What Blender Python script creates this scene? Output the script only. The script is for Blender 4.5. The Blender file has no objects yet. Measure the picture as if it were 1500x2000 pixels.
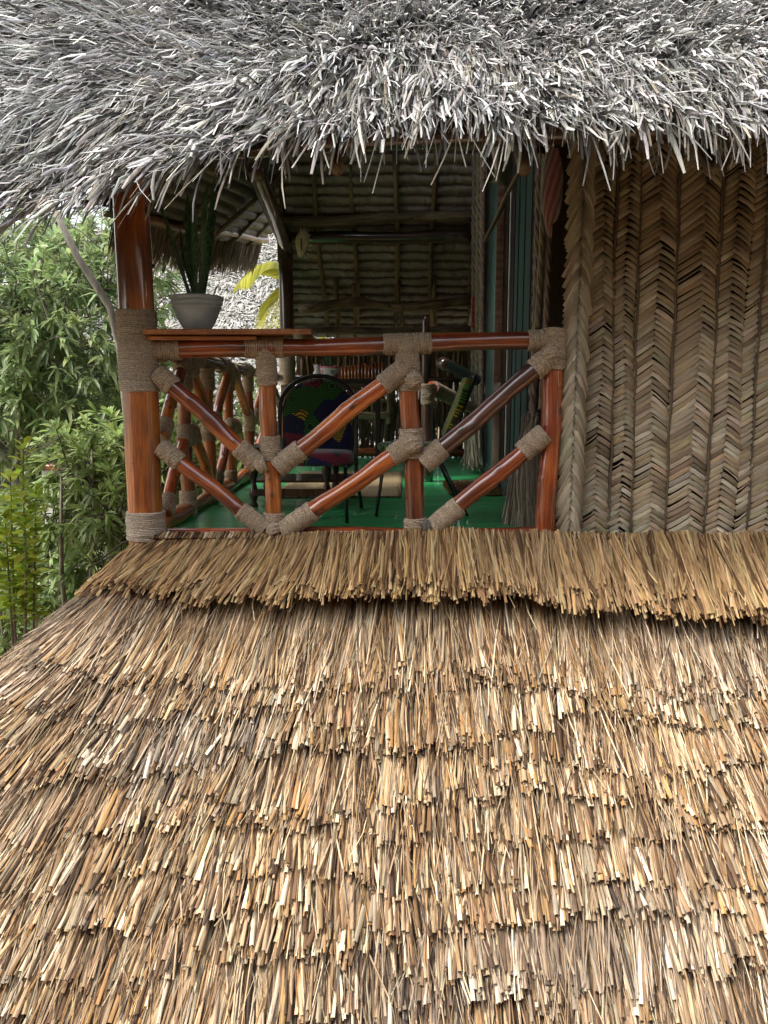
import bpy, math, random
import numpy as np
from mathutils import Vector
R = math.radians
PI = math.pi
rng = np.random.default_rng(7)
random.seed(5)
scene = bpy.context.scene
col = scene.collection

# ------------------------------------------------------------------ camera, sky, sun
PITCH = R(8.5); F = 1500.0
cam_d = bpy.data.cameras.new('camera'); cam = bpy.data.objects.new('camera', cam_d); col.objects.link(cam)
cam_d.sensor_fit = 'VERTICAL'; cam_d.sensor_height = 36; cam_d.lens = 27.0
cam_d.clip_start = 0.05; cam_d.clip_end = 3000
cam.location = (0, 0, 0); cam.rotation_euler = (PI/2 - PITCH, 0, 0)
scene.camera = cam

SUN_EL, SUN_AZ = R(60), R(248)          # azimuth clockwise from +Y
w = bpy.data.worlds.new('World'); scene.world = w; w.use_nodes = True
nt = w.node_tree; bg = nt.nodes['Background']
sky = nt.nodes.new('ShaderNodeTexSky'); sky.sky_type = 'NISHITA'; sky.sun_disc = False
sky.sun_elevation = SUN_EL; sky.sun_rotation = SUN_AZ; sky.dust_density = 4; sky.air_density = 1.4; sky.ozone_density = 1
hs = nt.nodes.new('ShaderNodeHueSaturation'); hs.inputs['Saturation'].default_value = 0.38
nt.links.new(sky.outputs[0], hs.inputs['Color']); nt.links.new(hs.outputs[0], bg.inputs['Color'])
bg.inputs['Strength'].default_value = 0.15
sd = bpy.data.lights.new('sun', 'SUN'); sd.energy = 1.5; sd.angle = R(10); sd.color = (1.0, .95, .86)
so = bpy.data.objects.new('sun', sd); col.objects.link(so)
sv = Vector((math.sin(SUN_AZ)*math.cos(SUN_EL), math.cos(SUN_AZ)*math.cos(SUN_EL), math.sin(SUN_EL)))
so.rotation_euler = sv.to_track_quat('Z', 'Y').to_euler(); so.location = sv*30
vs = scene.view_settings; vs.view_transform = 'Standard'; vs.look = 'None'; vs.exposure = 1.45; vs.gamma = 1

ca, sa = math.cos(PITCH), math.sin(PITCH)
def P(x, y, d):
    """point seen at photo pixel (x, y) of the 1500x2000 photograph, d metres in front of the camera"""
    u = (x-750)/F; v = (1000-y)/F
    k = d/(ca+v*sa)
    return Vector((u*k, d, (-sa+v*ca)*k))

# ------------------------------------------------------------------ object helpers
def tag(o, label=None, cat=None, group=None, kind=None):
    if label: o['label'] = label
    if cat: o['category'] = cat
    if group: o['group'] = group
    if kind: o['kind'] = kind
    return o
def thing(name, label, cat, loc=(0,0,0), group=None):
    o = bpy.data.objects.new(name, None); col.objects.link(o); o.location = loc
    o.empty_display_size = .1
    return tag(o, label, cat, group)
def link(name, me, parent=None):
    o = bpy.data.objects.new(name, me); col.objects.link(o)
    if parent is not None:
        o.parent = parent
        # geometry is written in world space: cancel the parents' offsets
        p = parent; off = Vector((0,0,0))
        while p is not None: off += Vector(p.location); p = p.parent
        o.location = -off
    return o
class MB:
    """collects vertices and faces, with a colour and a grain coordinate per vertex"""
    def __init__(s): s.v=[]; s.f=[]; s.c=[]; s.g=[]; s.n=0
    def add(s, v, f, c=(1,1,1), g=None):
        v = np.asarray(v, float); k = len(v)
        s.v.append(v); s.f += [tuple(int(i)+s.n for i in q) for q in f]
        c = np.asarray(c, float)
        s.c.append(np.tile(c, (k,1)) if c.ndim == 1 else c)
        s.g.append(v if g is None else np.asarray(g, float)); s.n += k
        return s
    def build(s, name, mat, parent=None, smooth=True):
        v = np.concatenate(s.v); me = bpy.data.meshes.new(name)
        me.from_pydata(v.tolist(), [], s.f); me.update()
        if smooth: me.polygons.foreach_set('use_smooth', [True]*len(me.polygons))
        set_attr(me, np.concatenate(s.c), np.concatenate(s.g))
        me.materials.append(mat)
        return link(name, me, parent)
def set_attr(me, c, g):
    a = me.attributes.new('tint', 'FLOAT_COLOR', 'POINT')
    a.data.foreach_set('color', np.concatenate([c, np.ones((len(c),1))],1).astype(np.float32).ravel())
    a = me.attributes.new('grain', 'FLOAT_VECTOR', 'POINT')
    a.data.foreach_set('vector', np.asarray(g, np.float32).ravel())
def fast_mesh(name, V, Q, C, G, mat, parent=None, smooth=True):
    """V (n,3), Q (m,4) quads"""
    me = bpy.data.meshes.new(name)
    me.vertices.add(len(V)); me.vertices.foreach_set('co', V.astype(np.float32).ravel())
    me.loops.add(Q.size); me.loops.foreach_set('vertex_index', Q.astype(np.int32).ravel())
    me.polygons.add(len(Q)); me.polygons.foreach_set('loop_start', (np.arange(len(Q))*4).astype(np.int32))
    me.polygons.foreach_set('loop_total', np.full(len(Q), 4, np.int32))
    me.polygons.foreach_set('use_smooth', np.full(len(Q), smooth))
    me.update(calc_edges=True); me.validate()
    set_attr(me, C, G); me.materials.append(mat)
    return link(name, me, parent)

def frame(t):
    t = Vector(t).normalized()
    a = Vector((0,0,1)) if abs(t.z) < .9 else Vector((1,0,0))
    u = t.cross(a).normalized(); return u, u.cross(t).normalized()
def tube(mb, pts, rad, seg=14, c=(1,1,1), cap=True, lump=0.0, seed=0):
    pts = [Vector(p) for p in pts]; n = len(pts)
    rad = [rad]*n if isinstance(rad,(int,float)) else list(rad)
    V=[]; G=[]; L=0; u=None
    for i,p in enumerate(pts):
        t = (pts[min(i+1,n-1)]-pts[max(i-1,0)]).normalized()
        if u is None: u, w_ = frame(t)
        else: u = (u - t*u.dot(t)).normalized()
        w_ = t.cross(u)
        if i: L += (p-pts[i-1]).length
        for k in range(seg):
            a = 2*PI*k/seg
            r = rad[i]*(1+lump*(math.sin(3*a+seed+L*9)*.5+math.sin(2*a-seed*2+L*5)*.6+math.sin(seed*5+L*23+a)*.3))
            q = p+u*(math.cos(a)*r)+w_*(math.sin(a)*r)
            V.append(q[:]); G.append((math.cos(a)*rad[i]+seed*1.7, math.sin(a)*rad[i]+seed*.9, L+seed))
    Fc=[]
    for i in range(n-1):
        for k in range(seg):
            k2=(k+1)%seg; Fc.append((i*seg+k, i*seg+k2, (i+1)*seg+k2, (i+1)*seg+k))
    if cap:
        Fc.append(tuple(reversed(range(seg)))); Fc.append(tuple((n-1)*seg+k for k in range(seg)))
    mb.add(V, Fc, c, G); return mb
def box(mb, lo, hi, c=(1,1,1), rot=None, bev=0.0):
    x0,y0,z0=lo; x1,y1,z1=hi
    b=min(bev,(x1-x0)/2.01,(y1-y0)/2.01,(z1-z0)/2.01)
    if b<=0:
        V=[(x0,y0,z0),(x1,y0,z0),(x1,y1,z0),(x0,y1,z0),(x0,y0,z1),(x1,y0,z1),(x1,y1,z1),(x0,y1,z1)]
        Fc=[(3,2,1,0),(4,5,6,7),(0,1,5,4),(1,2,6,5),(2,3,7,6),(3,0,4,7)]
    else:
        V=[];
        for z,i in ((z0,b),(z0+b,0),(z1-b,0),(z1,b)):
            for (x,y,sx,sy) in ((x0,y0,1,1),(x1,y0,-1,1),(x1,y1,-1,-1),(x0,y1,1,-1)):
                e=i if i else 0
                if sx*sy>0: V+= [(x+sx*e,y+sy*(b+e*0),z),(x+sx*b,y+sy*e,z)]
                else: V+= [(x+sx*b,y+sy*e,z),(x+sx*e,y+sy*b,z)]
        Fc=[tuple(reversed(range(8))),tuple(range(24,32))]
        for r in range(3):
            for k in range(8): Fc.append((r*8+k,r*8+(k+1)%8,(r+1)*8+(k+1)%8,(r+1)*8+k))
        # winding check for the order used above
    if rot is not None:
        cx,cy,cz=(x0+x1)/2,(y0+y1)/2,(z0+z1)/2
        V=[tuple(Vector((cx,cy,cz))+rot@(Vector(v)-Vector((cx,cy,cz)))) for v in V]
    mb.add(V,Fc,c); return mb
def lathe(mb, base, prof, seg=28, c=(1,1,1)):
    V=[];Fc=[]
    for r,z in prof:
        for k in range(seg):
            a=2*PI*k/seg; V.append((base[0]+r*math.cos(a),base[1]+r*math.sin(a),base[2]+z))
    for i in range(len(prof)-1):
        for k in range(seg): Fc.append((i*seg+k,i*seg+(k+1)%seg,(i+1)*seg+(k+1)%seg,(i+1)*seg+k))
    mb.add(V,Fc,c); return mb

# ------------------------------------------------------------------ materials
def mat(name, build):
    m = bpy.data.materials.new(name); m.use_nodes = True
    n = m.node_tree; b = n.nodes['Principled BSDF']; build(n, b); return m
def N(n, t, **kw):
    x = n.nodes.new(t)
    for k,v in kw.items():
        if k in x.inputs.keys(): x.inputs[k].default_value = v
        else: setattr(x, k, v)
    return x
def mapping(n, attr, scale, loc=(0,0,0)):
    a = N(n,'ShaderNodeAttribute', attribute_name=attr) if attr!='obj' else N(n,'ShaderNodeTexCoord')
    m = N(n,'ShaderNodeMapping'); m.inputs['Scale'].default_value = scale; m.inputs['Location'].default_value = loc
    n.links.new(a.outputs['Vector'] if attr!='obj' else a.outputs['Object'], m.inputs['Vector']); return m.outputs[0]
def ramp(n, src, stops):
    r = N(n,'ShaderNodeValToRGB'); e = r.color_ramp.elements
    while len(e) < len(stops): e.new(.5)
    for i,(p,c) in enumerate(stops): e[i].position=p; e[i].color=(*c,1) if len(c)==3 else c
    n.links.new(src, r.inputs[0]); return r.outputs[0]
def mix(n, a, b, fac=1.0, mode='MULTIPLY'):
    x = N(n,'ShaderNodeMix', data_type='RGBA', blend_type=mode)
    for i,s in ((6,a),(7,b)):
        if isinstance(s, tuple): x.inputs[i].default_value=(*s,1)
        else: n.links.new(s, x.inputs[i])
    if isinstance(fac,(int,float)): x.inputs[0].default_value=fac
    else: n.links.new(fac, x.inputs[0])
    return x.outputs[2]
def bump(n, b, h, strength=.5, dist=.01):
    x = N(n,'ShaderNodeBump', Strength=strength, Distance=dist); n.links.new(h, x.inputs['Height']); n.links.new(x.outputs[0], b.inputs['Normal'])
def noise(n, vec, scale=1, detail=5, rough=.6, dist=0):
    x = N(n,'ShaderNodeTexNoise', Scale=scale, Detail=detail, Roughness=rough, Distortion=dist); n.links.new(vec, x.inputs['Vector']); return x.outputs[0]

def straw_mat(name, base, spec=.25, rough=.6, streak=.6, trans=0):
    def f(n,b):
        a = N(n,'ShaderNodeAttribute', attribute_name='tint')
        s = noise(n, mapping(n,'grain',(240,240,14)), 1, 4)
        r = ramp(n, s, [(.25,(1-streak,)*3),(.7,(1.25,)*3)])
        c = mix(n, mix(n, a.outputs['Color'], base), r)
        n.links.new(c, b.inputs['Base Color']); b.inputs['Roughness'].default_value=rough
        b.inputs['Specular IOR Level'].default_value=spec
        bump(n, b, s, .35, .002)
    return mat(name, f)
M = {}
M['straw'] = straw_mat('golden straw', (1,1,1))
M['grey_thatch'] = straw_mat('weathered grey thatch', (1,1,1), spec=.12, rough=.7, streak=.5)
M['weave'] = straw_mat('woven palm leaf', (1,1,1), rough=.5, streak=.35)
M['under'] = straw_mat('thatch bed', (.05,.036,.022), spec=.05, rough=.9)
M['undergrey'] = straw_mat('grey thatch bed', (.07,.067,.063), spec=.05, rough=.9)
def varnish(name, dark, mid, light, coat=1.0, rough=.26, sc=1.0):
    def f(n,b):
        s = noise(n, mapping(n,'grain',(34*sc,34*sc,2.2*sc)), 1, 6, .65, .6)
        s2 = noise(n, mapping(n,'grain',(150,150,5)), 1, 3, .6)
        s3 = noise(n, mapping(n,'grain',(4,4,2.2)), 1, 3, .5)
        c = ramp(n, s, [(.3,dark),(.5,mid),(.72,light)])
        c = mix(n, c, ramp(n, s2, [(.35,(.6,.55,.55)),(.6,(1.1,)*3)]))
        c = mix(n, c, ramp(n, s3, [(.32,(.32,.26,.26)),(.6,(1.15,)*3)]))
        v = N(n,'ShaderNodeTexVoronoi', Scale=1.0); n.links.new(mapping(n,'grain',(9,9,4.5)), v.inputs['Vector'])
        c = mix(n, c, ramp(n, v.outputs['Distance'], [(.06,(.12,.08,.07)),(.13,(1,1,1))]))
        a = N(n,'ShaderNodeAttribute', attribute_name='tint'); c = mix(n, c, a.outputs['Color'])
        n.links.new(c, b.inputs['Base Color']); b.inputs['Roughness'].default_value=.5
        b.inputs['Coat Weight'].default_value=coat; b.inputs['Coat Roughness'].default_value=rough*.4; b.inputs['Coat IOR'].default_value=1.9
        bump(n, b, s, .35, .006)
    return mat(name, f)
M['varnish'] = varnish('varnished red brown log', (.13,.018,.004), (.48,.095,.010), (.76,.26,.034))
M['varnish_orange'] = varnish('varnished orange log', (.26,.05,.007), (.52,.14,.016), (.66,.24,.038))
M['varnish_dark'] = varnish('varnished dark brown log', (.045,.014,.009), (.10,.028,.014), (.20,.06,.025))
M['raw_pole'] = varnish('raw grey brown pole', (.09,.065,.04), (.2,.15,.095), (.32,.25,.17), coat=0)
M['plank'] = varnish('amber plank', (.28,.09,.03), (.5,.2,.07), (.62,.3,.13), coat=.4, sc=.6)
def f(n,b):
    s = noise(n, mapping(n,'grain',(120,120,260)), 1, 5, .7)
    a = N(n,'ShaderNodeAttribute', attribute_name='tint')
    n.links.new(mix(n, a.outputs['Color'], ramp(n, s, [(.35,(.38,.37,.36)),(.62,(1.4,1.35,1.3))])), b.inputs['Base Color'])
    b.inputs['Roughness'].default_value=.9; b.inputs['Specular IOR Level'].default_value=.1
    b.inputs['Sheen Weight'].default_value=.3
    bump(n, b, s, .8, .003)
M['rope'] = mat('sisal rope', f)
def paint(name, colr, rough=.5, coat=0, var=.25, sc=(6,6,6), bmp=.15, metal=0):
    def f(n,b):
        s = noise(n, mapping(n,'obj',sc), 1, 5)
        c = mix(n, colr, ramp(n, s, [(.3,(1-var,)*3),(.7,(1+var,)*3)]))
        n.links.new(c, b.inputs['Base Color']); b.inputs['Roughness'].default_value=rough; b.inputs['Coat Weight'].default_value=coat
        b.inputs['Metallic'].default_value=metal
        bump(n, b, s, bmp, .004)
    return mat(name, f)
M['green_floor'] = paint('green floor paint', (.030,.34,.11), .38, .15, .35, (1.2,14,6), .1)
M['teal_board'] = paint('teal boards', (.035,.078,.070), .6, 0, .3, (20,20,2))
M['dark_board'] = paint('dark boards', (.025,.016,.018), .5, .1, .3, (20,20,2))
M['black'] = paint('black metal', (.008,.008,.010), .35, .3, .2)
M['white_paint'] = paint('white paint', (.75,.74,.7), .6, 0, .15)
M['concrete'] = paint('grey planter clay', (.40,.46,.51), .8, 0, .18, (9,9,9), .2)
M['soil'] = paint('soil', (.035,.022,.014), .95, 0, .4, (40,40,40), .6)
M['leather_cloth'] = paint('pale cloth', (.35,.32,.25), .9, 0, .2, (14,14,5))
M['red_print'] = paint('red printed cloth', (.35,.05,.06), .9, 0, .6, (50,50,50))
M['walnut'] = varnish('turned dark wood', (.03,.012,.008), (.075,.028,.014), (.13,.05,.025), coat=.4)
M['shell'] = paint('ivory shell', (.80,.70,.48), .4, .2, .25, (25,25,25), .4)
M['trunk'] = paint('pale bark', (.27,.24,.2), .9, 0, .4, (16,16,5), .6)
M['darktrunk'] = paint('dark bark', (.11,.09,.07), .9, 0, .4, (16,16,5), .6)
M['wallwash'] = paint('whitewashed wall', (.72,.71,.68), .8, 0, .1)
def f(n,b):
    vec = mapping(n,'obj',(1,1,1))
    s = noise(n, vec, 3.5, 8, .7); s2 = noise(n, vec, .6, 4)
    c = ramp(n, s, [(.3,(.05,.032,.016)),(.5,(.16,.09,.045)),(.7,(.27,.17,.09))])
    c = mix(n, c, (.07,.10,.025), ramp(n, s2, [(.45,(0,0,0)),(.6,(.8,.8,.8))]), 'MIX')
    n.links.new(c, b.inputs['Base Color']); b.inputs['Roughness'].default_value=.95; bump(n,b,s,.8,.05)
M['ground'] = mat('leaf litter ground', f)
def leafmat(name, c1, c2, spec=.4, trans=.25, rough=.4):
    def f(n,b):
        a = N(n,'ShaderNodeAttribute', attribute_name='tint')
        c = mix(n, c1, c2, a.outputs['Fac'], 'MIX')
        c = mix(n, c, a.outputs['Color'])
        n.links.new(c, b.inputs['Base Color']); b.inputs['Roughness'].default_value=rough
        b.inputs['Specular IOR Level'].default_value=spec
        t = N(n,'ShaderNodeBsdfTranslucent'); n.links.new(c, t.inputs['Color'])
        ms = N(n,'ShaderNodeMixShader'); ms.inputs[0].default_value=trans
        n.links.new(b.outputs[0], ms.inputs[1]); n.links.new(t.outputs[0], ms.inputs[2])
        n.links.new(ms.outputs[0], n.nodes['Material Output'].inputs[0])
    return mat(name, f)
M['leaf'] = leafmat('mango leaf', (.13,.20,.07), (.31,.40,.19), trans=.42)
M['leaf_bright'] = leafmat('bright leaf', (.15,.24,.07), (.32,.42,.16), trans=.4)
M['leaf_lime'] = leafmat('lime leaf', (.36,.52,.06), (.55,.66,.10), trans=.5)
M['palm'] = leafmat('yellow palm frond', (.40,.42,.05), (.58,.56,.10), trans=.4)
def f(n,b):   # snake plant: dark green with paler cross bands
    s = noise(n, mapping(n,'grain',(6,6,55)), 1, 3, .5, 1.5)
    c = ramp(n, s, [(.42,(.02,.07,.035)),(.5,(.05,.14,.07)),(.62,(.10,.20,.11))])
    n.links.new(c, b.inputs['Base Color']); b.inputs['Roughness'].default_value=.35
M['snake'] = mat('snake plant leaf', f)
def fabric(name, cols, scale=7, rings=70):
    def f(n,b):
        vec = mapping(n,'grain',(1,1,1))
        v = N(n,'ShaderNodeTexVoronoi', Scale=scale, Randomness=1.0); n.links.new(vec, v.inputs['Vector'])
        sp = N(n,'ShaderNodeSeparateColor'); n.links.new(v.outputs['Color'], sp.inputs[0])
        c = N(n,'ShaderNodeValToRGB'); c.color_ramp.interpolation='CONSTANT'
        e=c.color_ramp.elements
        while len(e)<len(cols): e.new(.5)
        for i,k in enumerate(cols): e[i].position=i/len(cols); e[i].color=(*k,1)
        n.links.new(sp.outputs[0], c.inputs[0])
        m = N(n,'ShaderNodeMath', operation='MULTIPLY'); n.links.new(v.outputs['Distance'], m.inputs[0]); m.inputs[1].default_value=rings
        s = N(n,'ShaderNodeMath', operation='SINE'); n.links.new(m.outputs[0], s.inputs[0])
        cc = mix(n, c.outputs[0], ramp(n, s.outputs[0], [(.35,(.18,.18,.2)),(.55,(1.2,)*3)]))
        n.links.new(cc, b.inputs['Base Color']); b.inputs['Roughness'].default_value=.85; b.inputs['Sheen Weight'].default_value=.3
    return mat(name, f)
M['print'] = fabric('wax print cloth', [(.012,.02,.14),(.035,.20,.04),(.30,.02,.06),(.012,.02,.09),(.55,.40,.05),(.02,.14,.04),(.015,.02,.06)], 8.5)
M['print_green'] = fabric('green wax print', [(.10,.30,.05),(.55,.50,.05),(.06,.2,.05),(.02,.08,.12),(.16,.36,.07)], 9)
def f(n,b):
    wv = N(n,'ShaderNodeTexWave', Scale=26.0, Distortion=1.2); wv.bands_direction='Y'; wv.inputs['Detail Scale'].default_value=3
    n.links.new(mapping(n,'obj',(1,1,1)), wv.inputs['Vector'])
    c = ramp(n, wv.outputs[0], [(.15,(.22,.15,.075)),(.6,(.55,.42,.24))])
    s = noise(n, mapping(n,'obj',(60,60,60)), 1, 3); c = mix(n, c, ramp(n,s,[(.3,(.7,)*3),(.7,(1.15,)*3)]))
    n.links.new(c, b.inputs['Base Color']); b.inputs['Roughness'].default_value=.9; bump(n,b,wv.outputs[0],.6,.006)
M['mat'] = mat('woven straw mat', f)
M['coir'] = paint('coir', (.22,.13,.06), .98, 0, .6, (90,90,90), 1.0)
def f(n,b):   # white ceramic with pale red and blue discs
    a = N(n,'ShaderNodeAttribute', attribute_name='tint'); n.links.new(a.outputs['Color'], b.inputs['Base Color']); b.inputs['Roughness'].default_value=.3
M['ceramic'] = mat('painted ceramic', f)
M['tinted'] = mat('tinted matt', lambda n,b: (n.links.new(N(n,'ShaderNodeAttribute', attribute_name='tint').outputs['Color'], b.inputs['Base Color']), b.inputs['Roughness'].__setattr__('default_value',.7)))

# ------------------------------------------------------------------ numpy strand builder
def vnoise(x, y, seed=0):
    return (np.sin(x*1.7+seed*1.3+1.9*np.sin(y*1.3+seed))*.5 + np.sin(y*2.3-seed*2.1+1.6*np.sin(x*2.9+seed*.7))*.3 + np.sin(x*5.1+y*4.3+seed*3.3)*.2)
def strands(CP, W, NRM, C, fold=.35, twist=None, seed=0):
    """CP (n,K,3) centre points, W (n,K) widths, NRM (n,3) normals; V-section ribbons. returns V,Q,C,G"""
    n,K,_ = CP.shape
    T = np.gradient(CP, axis=1); T /= np.linalg.norm(T,axis=2,keepdims=True)+1e-9
    Nn = np.repeat(NRM[:,None,:],K,1)
    S = np.cross(T,Nn); S /= np.linalg.norm(S,axis=2,keepdims=True)+1e-9
    U = np.cross(S,T)
    if twist is not None:
        a = twist[:,:,None]; S, U = S*np.cos(a)+U*np.sin(a), U*np.cos(a)-S*np.sin(a)
    w_ = W[:,:,None]
    Lf = CP - S*w_*.5 ; Rt = CP + S*w_*.5; Md = CP + U*w_*fold
    V = np.stack([Lf,Md,Rt],2)            # n,K,3,3
    idx = np.arange(n*K*3).reshape(n,K,3)
    Q=[]
    for j in range(2):
        Q.append(np.stack([idx[:,:-1,j],idx[:,:-1,j+1],idx[:,1:,j+1],idx[:,1:,j]],-1).reshape(-1,4))
    Q = np.concatenate(Q)
    CC = np.repeat(C,K*3,0)
    L = np.concatenate([np.zeros((n,1)),np.cumsum(np.linalg.norm(np.diff(CP,axis=1),axis=2),1)],1)
    G = np.zeros((n,K,3,3)); r_ = np.random.default_rng(seed).random((n,1,1))*20
    G[...,0] = np.array([-.5,0,.5])[None,None,:]*W[:,:,None]+r_; G[...,1] = r_*1.7; G[...,2] = L[:,:,None]+r_*3
    return V.reshape(-1,3), Q, CC, G.reshape(-1,3)
def merge(parts):
    off=0; V=[];Q=[];C=[];G=[]
    for v,q,c,g in parts:
        V.append(v);Q.append(q+off);C.append(c);G.append(g);off+=len(v)
    return np.concatenate(V),np.concatenate(Q),np.concatenate(C),np.concatenate(G)
def grid_part(X, Y, Z, C):
    h,w_ = X.shape; V=np.stack([X,Y,Z],-1).reshape(-1,3); i=np.arange(h*w_).reshape(h,w_)
    Q=np.stack([i[:-1,:-1],i[:-1,1:],i[1:,1:],i[1:,:-1]],-1).reshape(-1,4)
    return V,Q,np.tile(np.asarray(C,float),(h*w_,1)),V.copy()
def pick(cols, n, wts=None, jit=.12):
    cols=np.array(cols); k=rng.choice(len(cols),n,p=wts); c=cols[k]
    return np.clip(c*(1+rng.normal(0,jit,(n,1)))*(1+rng.normal(0,.03,(n,3))),0.004,.95)

# ------------------------------------------------------------------ ground, far vegetation bed
FLOOR=-.70; GZ=-3.9
n=161; xs=np.linspace(-1,1,n); g=np.sign(xs)*np.abs(xs)**2.2*900
GX,GY=np.meshgrid(g,g+8)
GZZ=GZ+vnoise(GX*.35,GY*.3,2)*.12+np.clip((-GX-3)*.10,0,1.5)*np.exp(-np.abs(GX)/60)
v,q,c,gg=grid_part(GX,GY,GZZ,(1,1,1))
o=fast_mesh('ground',v,q,c,gg,M['ground']); tag(o,kind='structure')

house = thing('thatched_house','two storey thatched house with a green floored veranda and woven palm leaf wall','house',(0,6,GZ))

# ------------------------------------------------------------------ lower thatch (skirt roof below the veranda)
LX, LY = -1.22, 3.80       # corner of the skirt at floor level
TS = .90                   # slope
def front_y(X): return LY - np.clip((X-.8)*.07,0,.3)
def low_z(X, Y):
    a = np.clip(front_y(X)-Y,0,None); b = np.clip(LX-X,0,None)
    D = (a**3.0+b**3.0)**(1/3.0)
    inside = np.minimum(Y-front_y(X), X-LX)
    z = FLOOR-.01 - TS*D*(1+.03*D) - .03*np.sin(D*3)
    return z + .018*vnoise(X*2.2,Y*2.2,4)
def low_n(X,Y):
    e=.02; zx=(low_z(X+e,Y)-low_z(X-e,Y))/(2*e); zy=(low_z(X,Y+e)-low_z(X,Y-e))/(2*e)
    nn=np.stack([-zx,-zy,np.ones_like(zx)],-1); return nn/np.linalg.norm(nn,axis=-1,keepdims=True)
STRAW=[(.43,.30,.172),(.27,.165,.082),(.12,.064,.030),(.66,.53,.36),(.055,.030,.015),(.30,.235,.16),(.34,.19,.070)]
SW=[.24,.22,.15,.12,.09,.10,.08]
def skirt_course(s0, length, spacing, lift0, lift1, xlo, xhi, wid=(.006,.016), side=False, az_gain=1.0, tipj=.03, spread=5, seed=0, cs=1.0, cols=STRAW, wts=SW):
    """strands whose tips sit near distance s0+length below the top edge"""
    # arc parameter u: front edge from xhi to the fan corner, then on round the corner to the side
    n=int((xhi-xlo)/spacing); u=np.sort(rng.uniform(xlo,xhi,n))
    # azimuth fan: 0 = straight to the camera (-Y), PI/2 = to -X
    az=np.where(u>LX+.0, R(50)*np.clip((.05-u)/(1.3),0,1)**1.25*1.0, R(50))
    az=np.clip(az+np.clip((LX-u)*1.15,0,R(40)),0,PI/2)
    az=az-np.clip((u-1.0)*.12,0,.12)
    rootx=np.where(u<LX, LX, u); rooty=front_y(rootx)+np.clip((LX-u)*.0,0,1)
    return u,az,rootx,rooty
def make_course(s0, L, dens, lift0, lift1, w0, w1, seed, panelj=.055, clumpj=.026, indj=.016, azj=4.6, cols=STRAW, wts=SW, sub=0.0, bright=1.0):
    # points along the contour D = s0 of the skirt, both front (x>LX) and around the hip
    # contour: superellipse corner; sample by angle for x<LX and by x for the rest
    a = s0/1.345
    nf=int((3.3-LX)*dens); nh=int(max(a,.05)*2.0*dens*1.0)+8; ns=int(1.4*dens*.5)
    xf=rng.uniform(LX,3.3,nf); yf=front_y(xf)-a
    th=rng.uniform(0,PI/2,nh); pc=(np.cos(th)**3+np.sin(th)**3)**(-1/3)
    xh=LX-a*np.sin(th)*pc; yh=LY-a*np.cos(th)*pc
    ys=rng.uniform(LY,LY+3.0,ns); xs_=np.full(ns,LX-a)
    x=np.concatenate([xf,xh,xs_]); y=np.concatenate([yf,yh,ys])
    az=np.concatenate([np.zeros(nf),th,np.full(ns,PI/2)])
    # fan: strands of the front slope lean towards the hip the closer they are to it
    FA=R(30) if s0>0 else R(38); fan=FA*np.clip((.55-.25*s0-xf)/(1.77-.25*s0),0,1)**1.3*(1-.42*min(s0,1.7)); 
    az[:nf]=fan; f0=FA*(1-.42*min(s0,1.7)); az[nf:nf+nh]=f0+th*(1-f0/(PI/2)); 
    n=len(x)
    az+=R(3)*np.clip(x-.5,0,1.6)
    ar=np.concatenate([xf*1.0, LX-th*max(a,.1)*1.2, LX-2-(ys-LY)])   # running coordinate
    pj=panelj*vnoise(ar*2.1,np.full(n,s0*7.3),seed)+panelj*.8*np.sign(np.sin(ar*3.1+seed*2.7+s0*9))*(.5+.5*np.sin(ar*1.7+seed))
    cl=np.floor(ar/.055+vnoise(ar*3,ar*0,seed)*1.2)
    h=np.sin(cl*127.1+seed*311.7+s0*51)*43758.5453; h=h-np.floor(h)
    h2=np.sin(cl*269.5+seed*183.3)*43758.5453; h2=h2-np.floor(h2)
    h3=np.sin(cl*419.2+seed*71.9)*43758.5453; h3=h3-np.floor(h3)
    az+=R(azj)*(h2-.5)*2.4+rng.normal(0,R(azj*.75),n)+R(5)*vnoise(ar*1.1,ar*0+s0*3,seed+2)
    Ls=L+pj+(.05*np.clip(x-.3,0,2) if s0==0 else 0)+(h-.5)*2*clumpj+rng.normal(0,indj,n)
    stray=rng.random(n)<.045; az[stray]+=rng.normal(0,R(14),stray.sum()); 
    dx=-np.sin(az); dy=-np.cos(az); ch=1/1.345
    K=4; t=np.linspace(0,1,K)
    CP=np.zeros((n,K,3)); nn=low_n(x+dx*.1,y+dy*.1)
    bow=rng.normal(0,.012,n); lf=1.0 if s0>0 else np.where(x<LX-.001,.08,np.clip((x+1.22)/.9,0,1)**.8*.85+.15)*np.ones(n)
    for k in range(K):
        X=x+dx*Ls*ch*t[k]-dy*bow*4*t[k]*(1-t[k]); Y=y+dy*Ls*ch*t[k]+dx*bow*4*t[k]*(1-t[k])
        Z=low_z(X,Y); off=(lift0+(lift1-lift0)*t[k])*lf+ (h3-.5)*.02*t[k]+rng.uniform(-.018,.018,n)*(1 if k in(0,K-1) else .5)+stray*.022*t[k]
        nk=low_n(X,Y); CP[:,k,0]=X+nk[:,0]*off; CP[:,k,1]=Y+nk[:,1]*off; CP[:,k,2]=Z+nk[:,2]*off
    ww=rng.uniform(0,1,n)**1.6*(w1-w0)+w0; ww[stray]*=.4
    W=ww[:,None]*np.array([.75,.95,1.0,.95])[None]
    C=pick(cols,n,wts)*(.80+.4*h3)[:,None]*bright
    greyp=(np.clip(vnoise(ar*.9,ar*0+s0*2.2,9)*1.2-.35,0,1)*(1 if s0>0 else .15))[:,None]; lum=C.mean(1,keepdims=True)
    C=C*(1-greyp*.6)+lum*np.array([1.0,.96,.9])*greyp*.6
    tw=rng.normal(0,.35,(n,1))*np.ones((1,K))
    return strands(CP,W,nn,C,fold=.5,twist=tw,seed=seed)
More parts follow.
